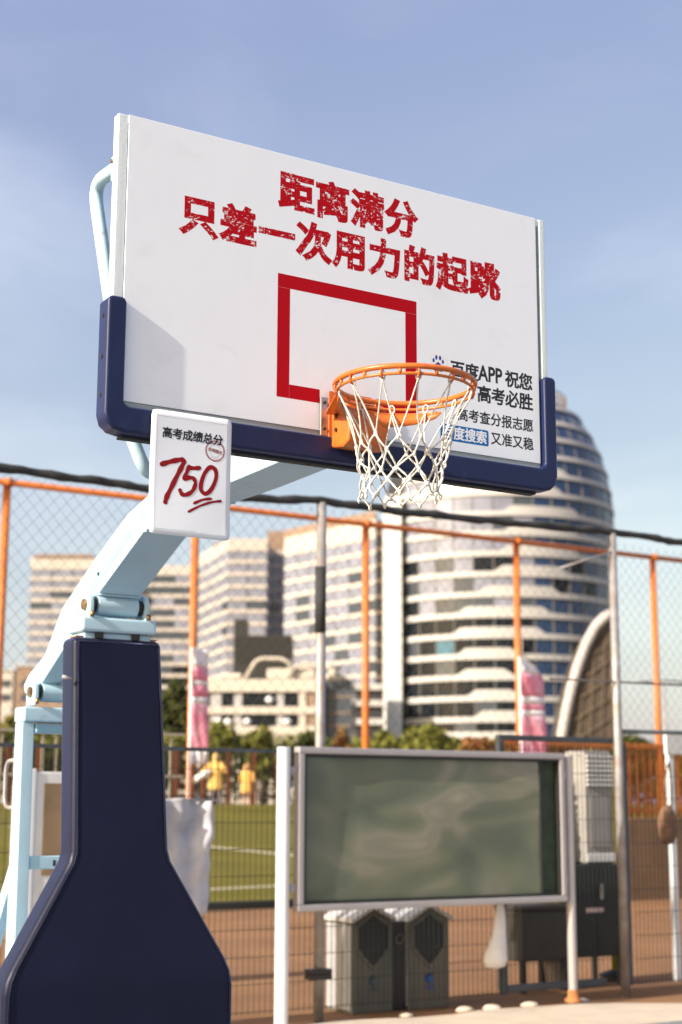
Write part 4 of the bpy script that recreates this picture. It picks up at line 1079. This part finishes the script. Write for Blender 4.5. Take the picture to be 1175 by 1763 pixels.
# front face as horizontal strips so that it bends cleanly
m = len(hw); vs = []
for w, z in hw:
    for i in range(7): vs.append((-w + 2*w*i/6, ypos(z) - .006*(1-abs(i-3)/3), z))
for w, z in hw:
    for i in (0, 6): vs.append((-w + 2*w*i/6, ypos(z)+.165, z))
fs = [(j*7+i, (j+1)*7+i, (j+1)*7+i+1, j*7+i+1) for j in range(m-1) for i in range(6)]
k0 = m*7
for j in range(m-1):
    fs.append((j*7, k0+j*2, k0+(j+1)*2, (j+1)*7)); fs.append((j*7+6, (j+1)*7+6, k0+(j+1)*2+1, k0+j*2+1))
    fs.append((k0+j*2, k0+j*2+1, k0+(j+1)*2+1, k0+(j+1)*2))
fs.append(tuple([i for i in range(7)] + [k0+1, k0])); fs.append(tuple([(m-1)*7+i for i in range(6, -1, -1)] + [k0+(m-1)*2, k0+(m-1)*2+1]))
mb.add(vs, fs)
pp = mb.build('post_padding', M['navypad'], HOOP, bevel=.032, seg=5)
MB().box(-.20, .20, ypos(2.42)+.02, ypos(2.42)+.10, 2.409, 2.414).build('top_board', M['tan'], pp)

# stitched seams and lacing of the padding
for sx_ in (-1, 1):
    path = [(sx_*(w_-.022), ypos(z_)-.0015, z_) for w_, z_ in hw[:1] + [(.224, 2.1), (.2285, 1.8)] + hw[1:]]
    path[0] = (path[0][0], path[0][1], 2.386)
    MB().tube(path, .0032, 6).build('seam_piping', M['navypad'], pp)
MB().tube([(-.198, ypos(2.386)-.0015, 2.386), (.198, ypos(2.386)-.0015, 2.386)], .0032, 6).build('seam_piping', M['navypad'], pp)
# ---- rim
RC = Vector((0, -.3669, 3.05)); R = .235
rim = MB().tube([(RC.x + R*cos(2*pi*i/96), RC.y + R*sin(2*pi*i/96), RC.z) for i in range(96)], .0095, 12, closed=True).build('rim', M['orange_rim'], HOOP)
MB().tube([(RC.x + (R-.004)*cos(2*pi*i/96), RC.y + (R-.004)*sin(2*pi*i/96), RC.z-.024) for i in range(96)], .0052, 10, closed=True).build('lower_ring', M['orange_rim'], rim)
hk = MB().tube([(R, 0, -.006), (R+.004, 0, -.018), (R-.002, 0, -.033), (R-.010, 0, -.034)], .0045, 8).build('net_hook', M['orange_rim'], rim, loc=RC)
NH = 12; PH = .13
hk.rotation_euler = (0, 0, PH)
for i in range(1, NH*2):
    a = PH + pi*i/NH
    if i % 2 == 0: dup(hk, rim, loc=RC, rot=(0, 0, a))
for i in range(NH):
    a = PH + 2*pi*(i+.5)/NH
    MB().tube([(RC.x+(R-.001)*cos(a), RC.y+(R-.001)*sin(a), RC.z-.006), (RC.x+(R-.003)*cos(a), RC.y+(R-.003)*sin(a), RC.z-.024)], .006, 8).build('spacer', M['orange_rim'], rim)
# gusset plate below the back of the ring
poly = []
for i in range(25):
    a = radians(18) + radians(144)*i/24; poly.append((RC.x + (R+.002)*cos(a), RC.y + (R+.002)*sin(a)))
inner_ = []
for i in range(25):
    a = radians(28) + radians(124)*(24-i)/24; rr = R-.004 - .0*i; inner_.append((RC.x + (R-.03)*cos(a)*.96, RC.y + (R-.035)*sin(a)))
MB().prism([(-.10, -.115), (.10, -.115)] + poly[:1] + [], 'z', 3.0, 3.004) if False else None
plate = poly + [(-.115, -.075), (.115, -.075)]
MB().prism(plate[:25][::1] + [(-.118, -.085), (.118, -.085)] if False else [(RC.x+.212, RC.y+.10), (.118, -.045), (-.118, -.045), (RC.x-.212, RC.y+.10)] + [(RC.x + (R-.012)*cos(a), RC.y + (R-.012)*sin(a)) for a in [radians(152) - radians(124)*i/20 for i in range(21)]], 'z', 3.006, 3.0105).build('gusset_plate', M['orange_rim'], rim)
# curved skirt under the rear arc
vs = []
for i in range(25):
    a = radians(22) + radians(136)*i/24
    dz = .042*sin(pi*i/24)**.5 + .004
    vs += [(RC.x+(R-.012)*cos(a), RC.y+(R-.012)*sin(a), 3.005), (RC.x+(R-.012)*cos(a), RC.y+(R-.012)*sin(a), 3.005-dz)]
o = MB().add(vs, [(2*i, 2*i+2, 2*i+3, 2*i+1) for i in range(24)], True).build('rear_skirt', M['orange_rim'], rim)
o.modifiers.new('s', 'SOLIDIFY').thickness = .004
# spring housing
hs = MB().prism([(-.022, 3.045), (-.022, 2.892), (-.10, 2.880), (-.135, 2.895), (-.150, 2.96), (-.140, 3.003), (-.12, 3.045)], 'x', -.082, .082).build('spring_housing', M['orange_rim'], rim, bevel=.010, seg=3)
for z in (3.0, 2.95): MB().cyl((-.0825, -.06, z), (-.087, -.06, z), .0075, 8).build('bolt', M['bolt'], hs)
MB().box(-.09, .09, -.0215, -.017, 2.885, 3.10).build('mount_plate', M['orange_rim'], hs, bevel=.002)
MB().box(-.120, .120, -.0165, -.006, 2.935, 3.075).build('backing_plate', M['steel'], rim, bevel=.002)
for x in (-.105, .105):
    for z in (2.96, 3.055): MB().cyl((x, -.0166, z), (x, -.022, z), .006, 6).build('bolt', M['bolt'], rim)

# ---- net
rn = random.Random(11)
lv = [(-.036, .226), (-.200, .152), (-.255, .141), (-.305, .134), (-.352, .130), (-.396, .127)]
knots = []
for l, (z, r) in enumerate(lv):
    row = []
    for i in range(NH):
        a = PH + 2*pi*(i + (.5 if l % 2 else 0))/NH
        jz = 0 if l == 0 else rn.uniform(-.014, .014); jr = 0 if l == 0 else rn.uniform(-.012, .011); ja = 0 if l == 0 else rn.uniform(-.075, .075)
        p = RC + Vector(((r+jr)*cos(a+ja), (r+jr)*sin(a+ja), z+jz))
        if l: p += Vector((-.008*l*.4, .004*l*.4, 0))
        row.append(p)
    knots.append(row)
net = MB()
def strand(p, q, sag=.0, r=.0033, tw=True):
    n = max(6, int((q-p).length/.012)); pts = []; rad = []
    dirv = (q-p).normalized(); sd = dirv.cross(Vector((0, 0, 1)))
    sd = sd.normalized() if sd.length > .01 else Vector((1, 0, 0))
    o1, o2 = rn.uniform(-.006, .006), rn.uniform(-.004, .004)
    out = Vector(((p.x+q.x)/2-RC.x, (p.y+q.y)/2-RC.y, 0)).normalized()
    for i in range(n+1):
        t = i/n; w = sin(pi*t)
        pts.append(p.lerp(q, t) + out*(w*(sag+o2)) + sd*(w*o1)); rad.append(r*(1 + .14*sin(i*2.4)))
    net.tube(pts, rad, 7)
for l in range(5):
    for i in range(NH):
        p = knots[l][i]
        if l % 2 == 0: js = (i-1) % NH, i
        else: js = i, (i+1) % NH
        for j in js:
            q = knots[l+1][j]
            if l == 0:
                off = Vector((rn.uniform(-.003, .003), rn.uniform(-.003, .003), -.012)) + (q-p).normalized()*.004
                strand(p, q, sag=-.008, r=.0027)
            else: strand(p, q, sag=.004, r=.0033)
        if l:   # knot
            net.lathe([(.0005, p.z+.011), (.0062, p.z+.005), (.0070, p.z-.002), (.0055, p.z-.008), (.0005, p.z-.012)], p.x, p.y, 8)
for i in range(NH):   # loops round the hooks
    p = knots[0][i]; out = Vector((p.x-RC.x, p.y-RC.y, 0)).normalized(); tg = Vector((-out.y, out.x, 0))
    net.tube([p + tg*.009*sin(a) + out*.004*cos(a) + Vector((0, 0, .010 + .016*cos(a))) for a in [2*pi*k/12 for k in range(12)]], .0028, 6, closed=True)
for i in range(NH):   # bottom loops
    p = knots[5][i]
    net.lathe([(.0005, p.z+.010), (.006, p.z+.004), (.0066, p.z-.003), (.0005, p.z-.011)], p.x, p.y, 8)
net.build('net', M['rope'], HOOP)

# ------------------------------------------------------------------ POSTER hung on the padding
bpz = -.050
a0 = onb(262, 703, bpz); a1 = onb(400, 722, bpz); a2 = onb(394, 931, bpz); a3 = onb(256, 917, bpz)
ux, uz = (a0[0]+a3[0])/2, a0[1]; PWd = ((a1[0]-a0[0])+(a2[0]-a3[0]))/2; PH_ = ((a0[1]-a3[1])+(a1[1]-a2[1]))/2
POS = thing('hanging_poster', 'white score poster with red brushed 750 hanging on the backboard padding', 'poster', CW(ux, bpz, uz))
mb = MB(); vs = []; nn = 18
prr = rrect(0, PWd, -PH_, 0, .008, 4)
def curl(x, z):
    t = -z/PH_; s = x/PWd
    return -.008*max(0, t-.75)**1.5*4*s + .003*sin(s*3+t*4)*t + .004*sin(t*2.6)
N1, N2 = 16, 22
for j in range(N2+1):
    for i in range(N1+1):
        s, t2 = i/N1, j/N2
        x, z = PWd*s, -PH_*t2
        # round the corners a little
        if (i in (0, N1)) and (j in (0, N2)): x += .004 if i == 0 else -.004; z += -.004 if j == 0 else .004
        vs.append((x, curl(x, z), z))
mb.add(vs, [(j*(N1+1)+i, (j+1)*(N1+1)+i, (j+1)*(N1+1)+i+1, j*(N1+1)+i+1) for j in range(N2) for i in range(N1)], True)
card = mb.build('card', M['paper'], POS); sd_ = card.modifiers.new('s', 'SOLIDIFY'); sd_.thickness = .0035; sd_.offset = 1
def pc(x, y):
    """poster survey coordinates -> local x, z"""
    t = (y - (95 + 140*(x-48)/995)) / 1500; s = (x - (65-35*t)) / 993
    t = (y - (95 + 140*s)) / (1510 - 40*s); return s*PWd, -t*PH_
def ribbon(pts, w, name, m, parent, y, closed=False, widths=None):
    P = [Vector(pc(*p)) for p in pts]
    # Catmull-Rom smoothing
    Q = []; k = len(P)
    rng = range(k if closed else k-1)
    for i in rng:
        p0 = P[(i-1) % k] if (closed or i) else P[0]; p1 = P[i]; p2 = P[(i+1) % k]; p3 = P[(i+2) % k] if (closed or i < k-2) else P[-1]
        for q in range(7):
            t = q/7; Q.append(.5*((2*p1) + (p2-p0)*t + (2*p0-5*p1+4*p2-p3)*t*t + (3*p1-p0-3*p2+p3)*t**3))
    if not closed: Q.append(P[-1])
    K = len(Q); mb = MB(); vs = []; fs = []
    for i, p in enumerate(Q):
        a = Q[(i-1) % K] if (closed or i) else p; c = Q[(i+1) % K] if (closed or i < K-1) else p
        d = (c-a).normalized(); nrm = Vector((-d.y, d.x)); ww = w/2*(1 + (.12*sin(i*.7) if not closed else .06*sin(i*.3)))
        for s in (-1, 1):
            q = p + nrm*ww*s; vs.append((q.x, curl(q.x, q.y)-.0037+y, q.y))
    fs = [(2*i, 2*((i+1) % K), 2*((i+1) % K)+1, 2*i+1) for i in range(K if closed else K-1)]
    mb.add(vs, fs)
    if not closed:
        for e, o_ in ((0, 1), (K-1, K-2)):
            p = Q[e]; d = (Q[e]-Q[o_]).normalized(); nrm = Vector((-d.y, d.x)); vv = []
            ww = w/2*(1 + .12*sin(e*.7))
            for i in range(9):
                a = pi*i/8; q = p + nrm*ww*cos(a) + d*ww*sin(a); vv.append((q.x, curl(q.x, q.y)-.0037+y, q.y))
            mb.add(vv, [tuple(range(9))])
    return mb.build(name, m, parent)
w = .0165
ribbon([(190, 775), (290, 745), (390, 724), (440, 722), (458, 742), (440, 790), (385, 895), (310, 1045), (250, 1165), (230, 1232)], w, 'numeral_stroke', M['brushred'], card, -.0004)
ribbon([(648, 820), (580, 824), (515, 815)], w*.86, 'numeral_stroke', M['brushred'], card, -.0004)
ribbon([(520, 806), (490, 880), (462, 955), (520, 938), (575, 950), (598, 1010), (565, 1095), (495, 1142), (435, 1140), (408, 1092)], w*.86, 'numeral_stroke', M['brushred'], card, -.0007)
ribbon([(800, 812), (850, 850), (858, 930), (825, 1030), (770, 1110), (710, 1132), (668, 1085), (672, 1000), (705, 905), (752, 835)], w*.9, 'numeral_stroke', M['brushred'], card, -.0004, closed=True)
ribbon([(582, 1248), (690, 1206), (790, 1194)], w*.55, 'underline_stroke', M['brushred'], card, -.0004)
ribbon([(512, 1350), (650, 1282), (790, 1238), (912, 1222)], w*.5, 'underline_stroke', M['brushred'], card, -.0004)
for a, c in (((135, 180), (1005, 300)), ((88, 1545), (590, 1590)), ((135, 180), (88, 1545)), ((1005, 300), (985, 1560))):
    ribbon([a, ((a[0]+c[0])/2, (a[1]+c[1])/2), c], .0009, 'border_line', M['ink_line'], card, -.0004)
def ptext(body, size, x, y, m, bold, name, pitch, rot=0, sx=1):
    for i, ch in enumerate(body):
        X, Z = pc(x, y); X += i*pitch*cos(rot); Z += i*pitch*sin(rot)
        o = text(ch, size, X, Z, m, card, 0, bold, name=name, rot=rot, sx=sx)
        for v in o.data.vertices: v.co.y = curl(v.co.x, v.co.z) - .0042 + (v.co.y)*.3
ptext('高考成绩总分', .0375, 186, 432, M['black_ink'], .030, 'title_character', .0370, rot=radians(-.5))
# round stamp
SX, SZ = pc(845, 615)
for rr, wd_ in ((.0345, .0012), (.0318, .0007)):
    mb = MB(); vs = []; K = 48
    for i in range(K):
        a = 2*pi*i/K
        for q in (rr-wd_, rr+wd_): X, Z = SX+q*cos(a), SZ+q*sin(a); vs.append((X, curl(X, Z)-.0041, Z))
    mb.add(vs, [(2*i, 2*((i+1) % K), 2*((i+1) % K)+1, 2*i+1) for i in range(K)]).build('stamp_ring', M['brushred'], card)
for a0_, a1_ in ((20, 150), (200, 330)):
    mb = MB(); vs = []; K = 20
    for i in range(K+1):
        a = radians(a0_ + (a1_-a0_)*i/K)
        for q in (.0200, .0206): X, Z = SX+q*cos(a), SZ+q*sin(a); vs.append((X, curl(X, Z)-.0041, Z))
    mb.add(vs, [(2*i, 2*i+2, 2*i+3, 2*i+1) for i in range(K)]).build('stamp_arc', M['brushred'], card)
for a in [60, 75, 90, 105, 120] + [240, 255, 270, 285, 300]:
    X, Z = SX+.026*cos(radians(a)), SZ+.026*sin(radians(a)); y = curl(X, Z)-.0042
    MB().add([(X+.0016*cos(2*pi*k/5)*(1), y, Z+.0016*sin(2*pi*k/5)) for k in range(5)], [(0, 1, 2, 3, 4)]).build('stamp_star', M['brushred'], card)
for i, ch in enumerate('金榜题名'):
    X, Z = SX-.0265 + i*.0132, SZ+.000 - i*.0024
    o = text(ch, .0140, X, Z, M['brushred'], card, 0, .012, name='stamp_character', rot=radians(-10))
    for v in o.data.vertices: v.co.y = curl(v.co.x, v.co.z) - .0044 + (v.co.y)*.3
